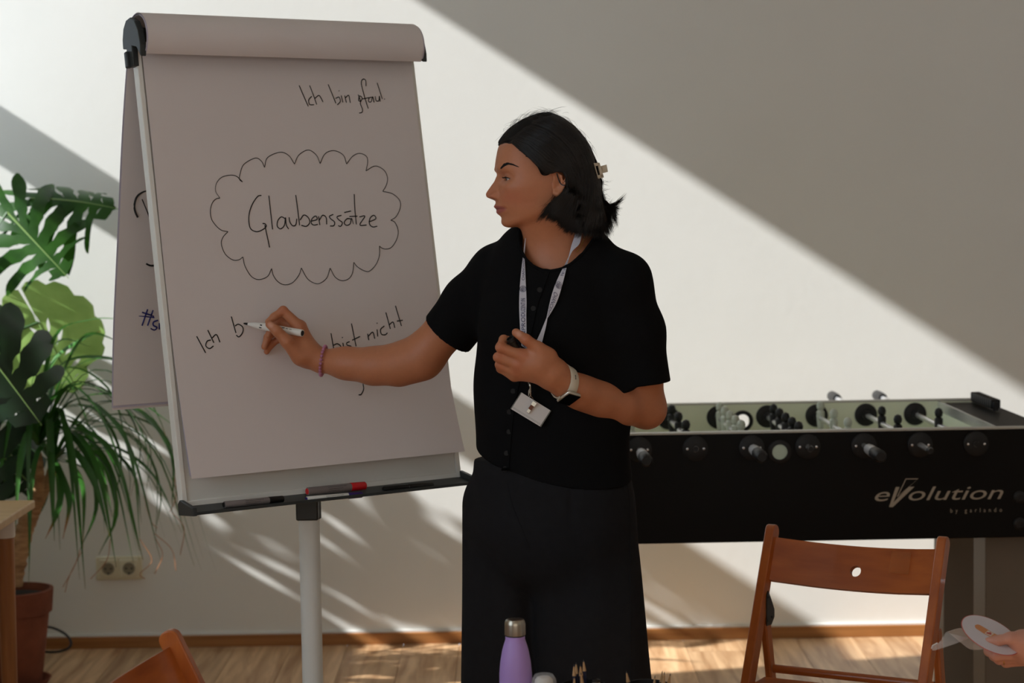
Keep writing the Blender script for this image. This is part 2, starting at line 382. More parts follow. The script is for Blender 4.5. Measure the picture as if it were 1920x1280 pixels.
# handwriting, stroke by stroke
def stroke_set(name, strokes, f, mt, r=.0011, where=None, parent=fc):
    b = MB()
    for s in strokes:
        pts = [f(*q) for q in s]
        if len(pts) == 1: pts = [(pts[0][0]-.7, pts[0][1]), (pts[0][0]+.7, pts[0][1]+.4)]
        n = max(6, 5*len(pts)); sp_ = spline([(*q, 0) for q in pts], n)
        W = np.array([where(q[0], q[1]) for q in sp_])
        b.tube(W, r, 6, True, flat=.35, side=np.cross(FN, W[-1]-W[0]+1e-6))
    return obj(name, b, mt, parent)
z4 = lambda x, y: (340+x/4.266, 260+y/4.266)
cloud = [[(490,345),(465,325),(470,280),(500,205),(590,155),(640,178),(666,229)],[(666,229),(690,150),(790,108),(860,135),(905,202)],
 [(905,202),(940,130),(1015,90),(1080,130),(1110,198)],[(1110,198),(1150,120),(1220,95),(1295,130),(1322,202)],
 [(1322,202),(1370,140),(1425,117),(1480,140),(1490,190),(1477,257)],[(1477,257),(1550,218),(1620,250),(1649,310),(1640,370),(1611,421)],
 [(1611,421),(1690,440),(1745,490),(1752,550),(1720,620),(1675,652)],[(1675,652),(1710,670),(1735,740),(1720,810),(1680,868),(1640,882),(1605,874),(1585,858)],
 [(1585,858),(1585,930),(1560,1000),(1510,1055),(1470,1058),(1410,1025),(1380,988)],[(1380,988),(1370,1070),(1340,1118),(1285,1135),(1230,1105),(1190,1034)],
 [(1190,1034),(1165,1110),(1120,1150),(1075,1158),(1010,1120),(960,1033)],[(960,1033),(940,1090),(890,1150),(825,1168),(770,1140),(735,1090),(722,1038)],
 [(722,1038),(690,1100),(620,1126),(560,1100),(510,1020),(492,945)],[(492,945),(460,968),(410,968),(350,920),(320,840),(335,785),(373,743)],
 [(373,743),(310,725),(245,650),(233,570),(250,510),(280,480),(309,474)],[(309,474),(275,420),(280,360),(320,310),(385,292),(440,300),(490,345)]]
stroke_set('drawn_cloud', cloud, z4, m_ink, .00085, on_paper)
glaub = [[(640,453),(610,462),(570,520),(545,590),(540,660),(555,720),(600,743),(645,730),(678,703),(672,682),(650,677)],[(668,690),(685,770),(706,870)],
 [(700,455),(715,590),(730,725)],[(832,640),(800,625),(772,655),(768,700),(795,720),(825,690),(833,630),(840,690),(858,722)],
 [(862,628),(868,665),(890,695),(915,688),(924,640)],[(915,450),(930,560),(946,692)],[(950,650),(980,610),(1015,630),(1027,670),(1000,700),(960,692)],
 [(1035,660),(1085,645),(1075,618),(1045,640),(1040,675),(1060,690),(1092,685)],[(1098,620),(1108,690)],[(1105,650),(1130,612),(1158,630),(1163,685)],
 [(1215,605),(1185,620),(1195,640),(1225,665),(1220,695),(1190,698)],[(1280,612),(1245,625),(1262,650),(1288,670),(1275,700),(1255,695)],
 [(1355,640),(1325,640),(1303,670),(1320,692),(1350,680),(1362,635),(1376,682)],[(1303,590),(1357,578)],[(1383,443),(1388,560),(1400,685)],[(1345,622),(1408,619)],
 [(1425,625),(1468,620),(1428,688),(1482,690)],[(1500,665),(1555,640),(1540,612),(1510,635),(1505,680),(1530,705),(1567,700)]]
stroke_set('handwriting', glaub, z4, m_ink, .00125, on_paper)
z6 = lambda x, y: (200+x/3.0476, y/3.0476)
faul = [[(1100,488),(1152,608)],[(1172,550),(1155,570),(1160,596),(1185,598)],[(1160,488),(1182,545),(1200,597)],[(1190,562),(1212,545),(1225,560),(1236,583)],
 [(1266,482),(1310,590)],[(1308,562),(1328,555),(1335,580),(1318,598)],[(1340,545),(1350,585)],[(1328,518)],[(1360,545),(1370,586)],[(1365,558),(1383,545),(1392,587)],
 [(1437,540),(1450,575),(1440,574),(1445,548),(1460,560),(1450,590),(1462,625),(1458,642),(1443,646)],[(1482,492),(1480,460),(1465,452),(1455,475),(1470,540),(1485,590),(1495,620)],
 [(1460,565),(1500,558)],[(1515,555),(1500,560),(1497,580),(1512,580),(1520,553),(1528,585)],[(1535,550),(1540,575),(1555,575),(1558,548),(1563,580)],[(1546,473),(1575,565)],[(1588,565)]]
stroke_set('handwriting', faul, z6, m_ink, .0011, on_paper)
z5 = lambda x, y: (340+x/3.692, 540+y/3.692)
low = [[(106,333),(168,448)],[(204,358),(178,368),(170,400),(195,418),(222,400)],[(183,290),(225,378)],[(213,345),(243,322),(268,375)],[(346,196),(378,310)],
 [(372,262),(395,250),(425,270),(425,305),(400,337),(380,325)],[(868,395),(885,378),(920,375),(942,395),(950,420)],[(1036,312),(1055,420)],[(1055,395),(1080,385),(1105,405),(1100,440)],
 [(1118,378),(1125,415)],[(1115,341)],[(1165,370),(1145,380),(1150,395),(1175,402),(1165,418),(1140,420)],[(1178,245),(1210,402)],[(1183,360),(1237,335)],
 [(1290,315),(1298,360)],[(1295,332),(1325,305),(1340,350)],[(1355,285),(1360,335)],[(1355,242)],[(1405,262),(1380,285),(1385,318),(1410,323),(1427,310)],[(1416,168),(1447,282)],
 [(1438,255),(1465,235),(1478,275)],[(1482,122),(1524,262)],[(1493,228),(1532,222)],[(1258,662),(1262,700),(1245,735),(1228,738)]]
for s_a, s_b in ((0,4),(4,6),(6,7),(7,14),(14,23),(23,24)): stroke_set('handwriting', low[s_a:s_b], z5, m_ink, .0013, on_paper)
# dots peeping out under the roll
for s_k in ([(330,73),(336,73)],[(354,75),(360,75)],[(410,79),(415,79)]): stroke_set('handwriting', [s_k], lambda x, y: (x, y), m_ink, .0040, on_paper)
# writing on the sheets hanging behind
_bo = TL+back_pr[42]+hx*.012; _bn = hx/np.linalg.norm(hx)
def on_back(px, py):                   # the rear sheets hang nearly plumb: follow their profile at that height
    p = TL+back_pr[40]
    for _ in range(4):
        d = ray(px, py); t_ = ((p-CC)@_bn)/(d@_bn); q = CC+d*t_
        i = 30+int(np.argmin(np.abs((TL+back_pr[30:])[:,2]-q[2])))
        s = math.sin(PI*(i-30)/(len(back_pr)-31))
        p = TL+back_pr[i]+hx*(.010*s)-_bn*.0022
    return q
zb = lambda x, y: (x/2.909, 320+y/2.909)
for s_k in ([(870,125),(840,113),(805,108),(775,117),(745,145),(733,190),(738,225),(752,255)],[(797,507),(820,517),(845,516),(875,508)]): stroke_set('handwriting', [s_k], zb, m_ink, .0022, on_back)
stroke_set('handwriting', [[(775,155),(810,240),(860,370)]], zb, m_ink, .0013, on_back)
for s_k in ([(805,755),(775,845)],[(835,760),(805,845)],[(757,790),(842,800)],[(775,772),(840,793)],[(862,815),(838,825),(837,843),(856,855),(842,868),(822,860)],
 [(869,830),(869,866)],[(881,835),(883,872)],[(883,847),(900,836),(906,880)],[(885,788),(886,808),(897,803)]): stroke_set('handwriting', [s_k], zb, m_blue, .0017, on_back)

# pens on the tray
def marker(name, label, pa, pb2, na, r, body, cap, frac, group='markers on the flip chart tray'):
    a = bpx(*pa, na); b2 = bpx(*pb2, na); ax = (b2-a)/np.linalg.norm(b2-a); Ln = np.linalg.norm(b2-a)
    t = thing(name, label, 'marker', tuple(a), 0, group)
    c = a+ax*Ln*frac
    obj('barrel', MB().tube([a, a+ax*.001, c], [r*.9, r, r], 18), body, t)
    obj('cap', MB().tube([c, c+ax*.0005, b2-ax*.002, b2], [r*1.0, r*1.08, r*1.04, r*.85], 18), cap, t)
    obj('end_plug', MB().tube([a-ax*.0015, a+ax*.001], [r*.7, r*.82], 16), cap, t)
    b = MB(); up = -FV; sd_ = FN
    for k in range(3):
        q0 = a+ax*Ln*frac*(.45)+FN*r*1.005*math.cos(.5-.5*k)+up*r*1.005*math.sin(.5-.5*k)
        b.beam(q0, q0+ax*Ln*frac*(.42-.08*k), .0002, .0007, FN)
    obj('print', b, m_ink, t, smooth=False)
m_mg = mat('grey_barrel', lin(120,112,110), rough=.4); m_red = mat('red_plastic', lin(205,20,30), rough=.35); m_bk = mat('black_plastic', lin(14,14,14), rough=.4)
m_pw = mat('white_barrel', lin(225,222,214), rough=.4); m_pu = mat('violet_plastic', lin(48,26,110), rough=.35)
marker('marker_pen', 'grey marker with black cap at left end of the flip chart tray', (420,946),(531,935), .044, .0072, m_mg, m_bk, .75)
marker('marker_pen', 'grey marker with bright red cap lying on top of a white marker', (576,921),(685,910), .036, .0088, m_mg, m_red, .74)
marker('marker_pen', 'white marker with violet cap under the red capped marker', (575,936),(679,927), .045, .0066, m_pw, m_pu, .74)
marker('marker_pen', 'all black marker lying at the right end of the tray', (719,917),(811,909), .042, .0066, m_bk, m_bk, .5)
# ------------------------------------------------------------------ table football
ft = Pz(1404.6, 838.8, .8505)
FR = math.radians(1.0); fc_, fs_ = math.cos(FR), math.sin(FR)
fo = np.array([.709, 5.273, 0.])             # middle of the near side, on the floor
m_lam = mat('black_laminate', lin(9,9,9), rough=.45, spec=.2, var=.1, vscale=4)
m_field = mat('pale_green_laminate', lin(236,242,216), rough=.5, var=.02)
m_rail = mat('pale_rail', lin(196,194,184), rough=.4, var=.02)
m_chrome = mat('chrome', lin(225,226,228), rough=.25, metal=.75, var=.02)
m_rub = mat('black_rubber', lin(20,20,21), rough=.5, var=.1)
m_wp = mat('white_plastic', lin(196,202,186), rough=.35, var=.02)
m_legp = mat('grey_brown_leg', lin(122,110,95), rough=.55, var=.04)
tf = thing('football_table', 'black table football with silver lettering behind the woman', 'football table', tuple(fo), FR, local=True)
Lx, Wy, T = .75, .76, .025       # half length, width, panel thickness
zt, zb_ = .889, .596
def ring_plate(r0, r1, d, c, ax, n=28): return MB().lathe([(r0,0),(r1,0),(r1,d*.6),(r1*.9,d),(r0,d)], n, c, ax, closed=True)
obj('side_panel', MB().box((0, T/2, (zt+zb_)/2), (2*Lx, T, zt-zb_)), m_lam, tf, bevel=.003)
hb_ = MB(); zh = .838; hs_ = .0215
for bx in ((-(Lx+hs_)/2, (zt+zb_)/2, Lx-hs_, zt-zb_), ((Lx+hs_)/2, (zt+zb_)/2, Lx-hs_, zt-zb_), (0, (zt+zh+hs_)/2, 2*hs_, zt-zh-hs_), (0, (zb_+zh-hs_)/2, 2*hs_, zh-hs_-zb_)): hb_.box((bx[0], Wy-T/2, bx[1]), (bx[2], T, bx[3]))
fp = obj('side_panel', hb_, m_field, tf, smooth=False)
for y in (T/2, Wy-T/2): obj('top_rail', MB().box((0, y, zt+.002), (2*Lx-.02, T+.002, .006)), m_rail, tf, bevel=.002)
for s in (-1, 1):
    obj('end_panel', MB().box((s*(Lx-T/2), Wy/2, (zt+zb_)/2-.004), (T, Wy-2*T, zt-zb_-.008)), m_lam, tf, bevel=.002)
    obj('goal_wall', MB().box((s*(.60+.008), Wy/2, .815), (.016, Wy-2*T, .13)), m_field, tf, bevel=.002)
    obj('end_deck', MB().box((s*(Lx+.60)/2, Wy/2, zt-.012), (Lx-.62, Wy-2*T, .012)), m_lam, tf, bevel=.002)
    obj('silver_trim', MB().box((s*.597, Wy/2, .874), (.006, Wy-2*T, .028)), m_chrome, tf)
    obj('score_rod', MB().tube([(s*.700, Wy-.30, zt+.016), (s*.700, Wy-.05, zt+.016)], .004, 8), m_chrome, tf)
    for y in (Wy-.30, Wy-.05): obj('score_post', MB().box((s*.700, y, zt+.010), (.016, .008, .026)), m_rub, tf, bevel=.002)
    for k in range(10): obj('score_bead', MB().box((s*.700, Wy-.288+.0245*k, zt+.016), (.030, .0165, .028)), m_rub, tf, bevel=.004)
obj('playing_field', MB().box((0, Wy/2, .77), (1.2, Wy-2*T, .012)), m_field, tf)
for sx in (-1, 1):
    for y0 in (.075, Wy-.10-.105):
        cx = sx*(.636)
        obj('leg', MB().box((cx, y0+.065, zb_/2+.012), (.13, .13, zb_-.024)), m_legp, tf, bevel=.003)
        obj('foot', MB().lathe([(.03,.0),(.034,.004),(.03,.014),(.012,.016)], 20, (cx, y0+.065, 0)), m_rub, tf)
def figure(b, x, y, zr):               # foosman: head, shoulders, torso around the rod, tapering legs, foot block
    b.lathe([(.001,.052),(.009,.048),(.0125,.038),(.0105,.028),(.006,.024)], 14, (x, y, zr))
    b.tube([(x, y-.0, zr+.027), (x, y, zr+.020), (x, y, zr+.006), (x, y, zr-.014), (x, y, zr-.045), (x, y, zr-.062)], [.006,.0165,.0165,.0145,.009,.008], 14, flat=.72, side=(0,1,0))
    b.box((x, y, zr-.066), (.018, .022, .018))
def rod_y(px, zr, x):  return None
rods = {0:(-1,'w',[.36]), 1:(-1,'w',[.22,.48]), 2:(1,'b',[.10,.30,.50]), 3:(-1,'w',[.05,.17,.29,.41,.53]), 4:(1,'b',[.13,.245,.36,.475,.59]), 5:(-1,'w',[.07,.29,.51]), 6:(1,'b',[.24,.46]), 7:(1,'b',[.31])}
zr = .8505
reach = {0:.20, 1:.135, 2:.012, 3:.10, 4:.05, 5:.13, 6:.13, 7:.010}
for k, (side, colr, ys) in rods.items():
    x = -.525+.15*k; nr = -reach[k]
    far = Wy+ (.04 if side < 0 else {2:.10, 4:.06, 6:.46, 7:.46}[k])
    rd = obj('rod', MB().tube([(x, nr, zr), (x, far, zr)], .0078, 14), m_chrome, tf)
    mt = m_wp if colr == 'w' else m_rub
    for y in ys:
        b = MB(); figure(b, x, Wy-T-y, zr); obj('player', b, mt, rd)
    for y in (Wy-T-.022, T+.03): obj('bumper', MB().tube([(x, y-.012, zr), (x, y+.012, zr)], .0135, 14), m_rub, rd)
    for y, ax in ((-.001, (0,-1,0)), (Wy-T+.001, (0,-1,0))):
        obj('bushing', ring_plate(.0085, .034 if y < .1 else .0345, .006, (x, y, zr), ax), m_rub, rd)
    for s in (-1, 1): obj('bushing_screw', MB().lathe([(.0035,0),(.0035,.002),(.002,.003)], 10, (x+s*.022, -.0065, zr), (0,-1,0)), m_chrome, rd)
    if side < 0:
        obj('handle_sleeve', MB().tube([(x, nr+.060, zr), (x, nr-.012, zr)], [.0140,.0158], 10), mat('silver_plastic', lin(205,205,206), rough=.3, metal=.25), rd)
        obj('handle', MB().tube([(x, nr-.010, zr), (x, nr-.018, zr), (x, nr-.05, zr), (x, nr-.088, zr), (x, nr-.096, zr)], [.0150,.0165,.0160,.0170,.012], 10), m_rub, rd)
    else:
        obj('handle', MB().tube([(x, far-.01, zr), (x, far+.03, zr), (x, far+.09, zr), (x, far+.10, zr)], [.0150,.0165,.0170,.012], 10), m_rub, rd)
        obj('rod_cap', MB().tube([(x, nr-.004, zr), (x, nr+.012, zr)], [.007,.0095], 12), m_rub, rd)
# ball inlets with their rings, bolts and lettering on the near panel
for y, ax in ((-.001, (0,-1,0)), (Wy-T+.001, (0,-1,0))):
    obj('ball_inlet', ring_plate(.0205, .032, .005, (0, y, .838), ax), m_rub, tf)
obj('ball_cup', MB().lathe([(.021,0),(.021,.001),(.0,.0012)], 24, (0, -.0012, .838), (0,-1,0)), mat('inlet_chute', lin(206,226,208), rough=.3), tf)
for zz in (.705, .633):
    obj('bolt', MB().lathe([(.017,0),(.017,.004),(.012,.008),(.006,.008),(.006,.006),(.001,.006)], 24, (.643, -.0, zz), (0,-1,0)), m_rub, tf)
m_sil = mat('silver_print', lin(176,164,146), rough=.5, var=.02)
def front_px(px, py):                  # pixel -> x, z on the near panel
    n = np.array([-fs_, fc_, 0]); d = ray(px, py); t_ = ((fo-CC)@n)/(d@n); q = CC+d*t_-fo
    return q[0]*fc_+q[1]*fs_, q[2]
zl = lambda x, y: front_px(1500+x/4.571, 860+y/4.571)
def letters(s, x0, x1, ybase0, ybase1, height_px, shear, spacing=1.0, bold=0.0):
    V, Fc = text_mesh(s, 1.0, shear, spacing)
    w0, w1 = V[:,0].min(), V[:,0].max(); a = np.array(zl(x0, ybase0)); c = np.array(zl(x1, ybase1))
    top = np.array(zl(x0, ybase0-height_px)); hgt = top[1]-a[1]
    hx_ = V[:,1].max() if not bold else bold
    q = (V[:,0]-w0)/(w1-w0); X = a[0]+(c[0]-a[0])*q; Z = a[1]+(c[1]-a[1])*q+V[:,1]/hx_*hgt
    b = MB(); b.add(np.stack([X, np.full(len(X), -.0012), Z], 1), Fc); return b
obj('lettering', letters('e', 640, 770, 362, 358, 88, .30, 1, .52), m_sil, tf, smooth=False)
obj('lettering', letters('olution', 930, 1742, 355, 342, 88, .30, 1.0, .52), m_sil, tf, smooth=False)
obj('lettering', letters('by garlando', 1288, 1730, 460, 452, 27, 0, 2.1, .52), m_sil, tf, smooth=False)
def flat(poly):
    b = MB(); q = [zl(*p) for p in poly]; b.add([(x, -.0012, z) for x, z in q], [tuple(range(len(q)))]); return b
obj('lettering', flat([(820,240),(853,240),(800,372),(930,238),(980,238),(795,412),(762,412)]), m_sil, tf, smooth=False)
for pl in ([(905,167),(1015,167),(1003,175),(908,175)], [(905,167),(912,170),(838,322),(829,325)], [(1015,167),(1005,177),(838,322),(829,325)]):
    obj('lettering', flat(pl), m_sil, tf, smooth=False)

# ------------------------------------------------------------------ folding chairs
m_beech = wood('orange_beech', lin(186,102,40), lin(156,78,28), scale=(34, 34, 4), rough=.32, bump=.02, coat=.25)
m_beech_r = wood('orange_beech_rail', lin(184,100,40), lin(152,76,28), scale=(4, 34, 34), rough=.32, bump=.02, coat=.25)
m_hinge = mat('black_hinge', lin(26,28,27), rough=.35, var=.1)
def make_chair(label, group):
    t = thing('folding_chair', label, 'chair', (0,0,0), 0, group, local=True)
    hw = .198
    for s in (-1, 1):
        x = s*hw
        top = np.array([x, -.205, .775]); ft_ = np.array([x, .165, .0])
        # long leg: a bar with a rounded top end
        prof = []
        ax = (top-ft_)/np.linalg.norm(top-ft_); Ln = np.linalg.norm(top-ft_); w_ = .038
        for a in np.linspace(0, PI, 9): prof.append((w_/2*math.cos(a), Ln-w_*.42+w_*.42*math.sin(a)))
        prof += [(-w_/2, 0), (w_/2, 0)]
        dirY = np.cross(ax, np.array([1,0,0])); obj('long_leg', MB().prism(prof, ft_-np.array([.0105,0,0]), dirY, ax, (1,0,0), .021), m_beech, t, bevel=.0025)
        x2 = s*hw; hg = np.array([x2, -.150, .580])
        obj('short_leg', MB().beam(np.array([x2, -.285, 0]), hg+np.array([0,.0,.0]), .016, .030, (1,0,0)), m_beech, t, bevel=.004)
        pl = [(-.012,.036),(-.004,.044),(.012,.024),(.032,-.004),(.032,-.022),(.014,-.036),(-.014,-.034)]
        obj('hinge_plate', MB().prism(pl, (x-s*.0118-(.002 if s > 0 else 0), -.143, .592), (0,-1,0), (0,0,1), (1,0,0), .002), m_hinge, t, smooth=False)
        for q in ((-.006,.030),(-.012,-.022),(.014,-.018)): obj('rivet', MB().ball((x-s*.0138, -.143-q[0], .592+q[1]), .003, 8), m_hinge, t)
        obj('seat_side', MB().beam((s*(hw-.028), -.10, .425), (s*(hw-.028), .245, .437), .018, .024, (1,0,0)), m_beech, t, bevel=.003)
    # curved back rail with a hole, tilted with the legs
    ax = np.array([0, -.37, .775]); ax /= np.linalg.norm(ax); nrm = np.array([0, -ax[2], ax[1]])   # backward normal
    def rp(x, h): return np.array([x, -.205+.0, .775])-ax*(.040-h)+nrm*(.030*(1-(x/hw)**2))
    ring = []; c = np.array([0, -.045])
    bm_ = bmesh.new()
    na = 48; xs = hw-.010; h0, h1 = -.088, .012
    outer = []
    for i in range(na):
        a = 2*PI*i/na; ca, sa = math.cos(a), math.sin(a); k = min(xs/abs(ca) if abs(ca) > 1e-6 else 9, ((h1-c[1]) if sa > 0 else (c[1]-h0))/abs(sa) if abs(sa) > 1e-6 else 9)
        outer.append((ca*k, c[1]+sa*k))
    for cx_ in (-xs, xs):
        for cy_ in (h0, h1):
            i = min(range(na), key=lambda i: (outer[i][0]-cx_)**2+(outer[i][1]-cy_)**2*9); outer[i] = (cx_, cy_)
    loops = []
    for f in np.linspace(0, 1, 9):
        loops.append([np.array([.0125*math.cos(2*PI*i/na)*(1-f)+outer[i][0]*f, c[1]+.0125*math.sin(2*PI*i/na)*(1-f)+(outer[i][1]-c[1])*f]) for i in range(na)])
    V = []; 
    for lp in loops:
        for p in lp: V.append(rp(p[0], p[1]))
    V = np.array(V); n_ = len(V); Vb = V+nrm*.016; Fc = []
    for r in range(8):
        for i in range(na):
            j = (i+1)%na; a, b2, c2, d2 = r*na+i, r*na+j, (r+1)*na+j, (r+1)*na+i
            Fc += [(a,b2,c2,d2), (d2+n_,c2+n_,b2+n_,a+n_)]
    for i in range(na):
        j = (i+1)%na; Fc += [(i, i+n_, j+n_, j), (8*na+j, 8*na+j+n_, 8*na+i+n_, 8*na+i)]
    obj('back_rail', (np.concatenate([V, Vb]), Fc), m_beech_r, t, angle=30)
    bm_.free()
    def rod(name, y, z, r=.0095): obj(name, MB().tube([(-hw+.012, y, z), (hw-.012, y, z)], r, 14), m_beech_r, t)
    rod('cross_rod', -.172, .452); rod('cross_rod', -.246, .11); rod('cross_rod', .10, .135)
    for k in range(5):
        y = -.085+.079*k
        obj('seat_slat', MB().box((0, y, .440+.0028*k), (.375, .062, .012)), m_beech_r, t, bevel=.003)
    return t
# right chair: position from its two post tops
aR, bR = Pz(1447, 983, .775), Pz(1773, 1006, .775)
def place(t, left_img, right_img, sign):
    mid = (left_img+right_img)/2; d = (right_img-left_img) if sign > 0 else (left_img-right_img)
    th_ = math.atan2(d[1], d[0])          # local +x direction
    off = np.array([math.cos(th_)*0-math.sin(th_)*(-.205), math.sin(th_)*0+math.cos(th_)*(-.205)])
    t.location = (mid[0]-off[0], mid[1]-off[1], 0); t.rotation_euler = (0,0,th_)
    WM[t.name] = Matrix.Translation(t.location) @ Matrix.Rotation(th_, 4, 'Z')
c1 = make_chair('orange beech folding chair with a round hole in its back rail before the football table', 'beech folding chairs')
place(c1, aR, bR, -1)
c2 = dup(c1, (0,0,0), 0, 'beech folding chair at the bottom left, only its back top showing below the socket')
place(c2, Pz(308, 1184, .775), Pz(154, 1281, .775), 1)
obj('tape_patch', MB().box((-.105, -.187-.0, .714), (.045, .0004, .05), np.array(Matrix.Rotation(math.radians(25.5), 3, 'X'))), mat('clear_tape', lin(190,110,55), rough=.1, alpha=.25), c1)

# ------------------------------------------------------------------ work table at the left
m_top = wood('light_oak_veneer', lin(196,160,110), lin(178,140,90), scale=(3, 30, 30), rough=.4)
m_legw = wood('oak_leg', lin(158,104,58), lin(134,82,42), scale=(50, 50, 4), rough=.45)
tw = thing('work_table', 'light wooden table corner with white collared round legs at the left edge', 'table', (-1.62, 4.75, 0))
obj('table_top', MB().box((-1.657, 4.62, .729), (.76, 1.29, .022)), m_top, tw, bevel=.004)
for x, y in ((-1.345, 5.20), (-1.345, 4.05), (-1.96, 5.20), (-1.96, 4.05)):
    lg = obj('leg', MB().lathe([(.017,.0),(.018,.004),(.0245,.655)], 24, (x, y, 0)), m_legw, tw)
    obj('collar', MB().lathe([(.0265,.652),(.0275,.656),(.0275,.718),(.02,.718)], 24, (x, y, 0)), m_wp if False else mat('white_collar', lin(214,206,196), rough=.5), lg)

# ------------------------------------------------------------------ low table with the drinking bottle and pencils
lt = thing('low_table', 'low pale table below the frame carrying bottle and pencil cups', 'table', (.28, 3.42, 0))
obj('table_top', MB().box((.37, 3.42, .525), (.90, .46, .03)), m_top, lt, bevel=.004)
for x in (-.03, .77):
    for y in (3.24, 3.60): obj('leg', MB().box((x, y, .255), (.04, .04, .51)), m_legw, lt, bevel=.003)
TZ = .54
bp = P(966, 1200, 3.42)
bt = thing('drinking_bottle', 'lilac steel drinking bottle with brushed cap in front of the trousers', 'bottle', (bp[0], 3.42, TZ))
m_lil = mat('lilac_enamel', lin(170,140,206), rough=.42, var=.03)
m_brs = mat('brushed_steel', lin(176,166,150), rough=.28, metal=1.0, var=.12, stretch=(30,30,1), vscale=6)
ztop = Pz(966, 1160, .78)[2]; zc = P(966,1160,3.42)[2]; s_ = 3.42/F
zp = lambda py: P(966, py, 3.42)[2]
r_ = lambda px: px*s_/2
body = [(r_(60)*.95, TZ), (r_(63), TZ+.004), (r_(63), zp(1290)), (r_(62), zp(1262)), (r_(58), zp(1240)), (r_(50), zp(1218)), (r_(43), zp(1206)), (r_(37.5), zp(1198)), (r_(37), zp(1191)), (r_(34), zp(1190))]
obj('body', MB().lathe(body, 40, (bp[0], 3.42, 0)), m_lil, bt)
cap = [(r_(36), zp(1190)), (r_(39.5), zp(1189)), (r_(39.5), zp(1170)), (r_(37.5), zp(1164)), (r_(33), zp(1160.5)), (r_(20), zp(1159.5)), (.0005, zp(1159.5))]
obj('cap', MB().lathe(cap, 40, (bp[0], 3.42, 0)), m_brs, bt)
obj('cap_ring', MB().lathe([(r_(37.5), zp(1191.5)), (r_(38), zp(1190.5)), (r_(37.5), zp(1189.5))], 36, (bp[0], 3.42, 0)), m_dk, bt)
# clear cup with white contents beside it
m_clear = mat('clear_plastic', (.9,.9,.9), rough=.06, alpha=.22, var=0, spec=.8)
cp = P(1020, 1290, 3.40); cr_ = 24*3.40/F
ct = thing('plastic_cup', 'clear domed plastic cup with white filling beside the lilac bottle', 'cup', (cp[0], 3.40, TZ))
zz = P(1020, 1261, 3.40)[2]
obj('cup', MB().lathe([(cr_*.75, TZ), (cr_*.95, zz-.03), (cr_*1.02, zz-.026), (cr_*.98, zz-.012), (cr_*.75, zz-.003), (cr_*.3, zz), (.0005, zz)], 32, (cp[0], 3.40, 0)), m_clear, ct)
obj('filling', MB().lathe([(cr_*.68, TZ+.004), (cr_*.80, zz-.03), (cr_*.72, zz-.012), (cr_*.5, zz-.007), (.0005, zz-.006)], 28, (cp[0], 3.40, 0)), mat('white_filling', lin(206,200,190), rough=.6), ct)
# pencils in two dark cups
m_navy = mat('navy_lacquer', lin(20,24,46), rough=.3); m_pw2 = wood('sharpened_wood', lin(190,150,104), lin(170,128,84), scale=(60,60,8)); m_lead = mat('graphite', lin(40,40,42), rough=.4)
m_gold = mat('ochre_lacquer', lin(150,120,50), rough=.35); m_cup = mat('black_mesh_metal', lin(18,18,18), rough=.45)
def pencil(tip_px, base, Y, paint, label, w=.0036):
    tip = P(*tip_px, Y); basep = np.array([base[0], base[1], TZ+.004]); ax = (tip-basep)/np.linalg.norm(tip-basep)
    t = thing('pencil', label, 'pencil', tuple(basep), 0, 'sharpened pencils in cups on the low table')
    obj('shaft', MB().tube([basep, tip-ax*.020], w, 6), paint, t, smooth=False)
    obj('sharpened_end', MB().tube([tip-ax*.0202, tip-ax*.004], [w*.98, .0011], 10), m_pw2, t)
    obj('lead', MB().tube([tip-ax*.0042, tip], [.0011, .0003], 8), m_lead, t)
def pcup(px, Y, label):
    c = P(px, 1290, Y); t = thing('pencil_cup', label, 'cup', (c[0], Y, TZ))
    zr_ = P(px, 1279, Y)[2]-.003
    obj('wall', MB().lathe([(.036, TZ), (.038, zr_), (.0365, zr_), (.0345, TZ+.003)], 32, (c[0], Y, 0), closed=True), m_cup, t)
    obj('bottom', MB().lathe([(.035, TZ), (.035, TZ+.003)], 32, (c[0], Y, 0)), m_cup, t); return c
k1 = pcup(1094, 3.40, 'dark pencil cup below the dark pencils beside the bottle')
k2 = pcup(1214, 3.44, 'dark pencil cup at the right below the trousers edge')
for (px, py, dx, dy, pt_, lb) in [(1076,1245,-.012,.0,m_navy,'navy pencil with pale tip, leftmost of the cluster beside the bottle'),(1080,1241,-.006,.012,m_navy,'navy pencil just right of the leftmost one'),
    (1094,1236,.012,.006,m_navy,'tallest navy pencil of the cluster beside the bottle'),(1088,1245,.004,-.010,m_navy,'navy pencil left of the tallest one'),
    (1089,1260,.014,-.016,m_navy,'short navy pencil in front of the cluster'),(1077,1267,-.018,-.012,m_navy,'lowest navy pencil at the left front of the cluster')]:
    pencil((px, py), (k1[0]+dx, 3.40+dy), 3.40+dy*1.3, pt_, lb)
for (px, py, dx, dy, pt_, lb) in [(1174,1257,-.020,.0,m_navy,'single dark pencil leaning left out of the right cup'),(1242,1257,.018,.006,m_navy,'dark pencil beside the ochre one at the right'),
    (1246,1259,.022,-.006,m_gold,'ochre lacquered pencil at the right of the right cup'),(1257,1262,.024,.0,m_gold,'pale tipped pencil leaning furthest right'),(1228,1266,.008,.012,m_navy,'brown tipped pencil at the left of the ochre one')]:
    pencil((px, py), (k2[0]+dx*.6, 3.44+dy), 3.44+dy*1.3, pt_, lb)
g = P(1118, 1290, 3.37); t = thing('glue_stick', 'white stick with black cap between the pencils', 'glue stick', (g[0], 3.37, TZ))
zg = P(1118, 1273, 3.37)[2]
obj('tube', MB().lathe([(.0065, TZ), (.0065, zg-.005)], 20, (g[0], 3.37, 0)), m_pw, t); obj('cap', MB().lathe([(.0067, zg-.0052), (.0067, zg-.001), (.005, zg)], 20, (g[0], 3.37, 0)), m_bk, t)
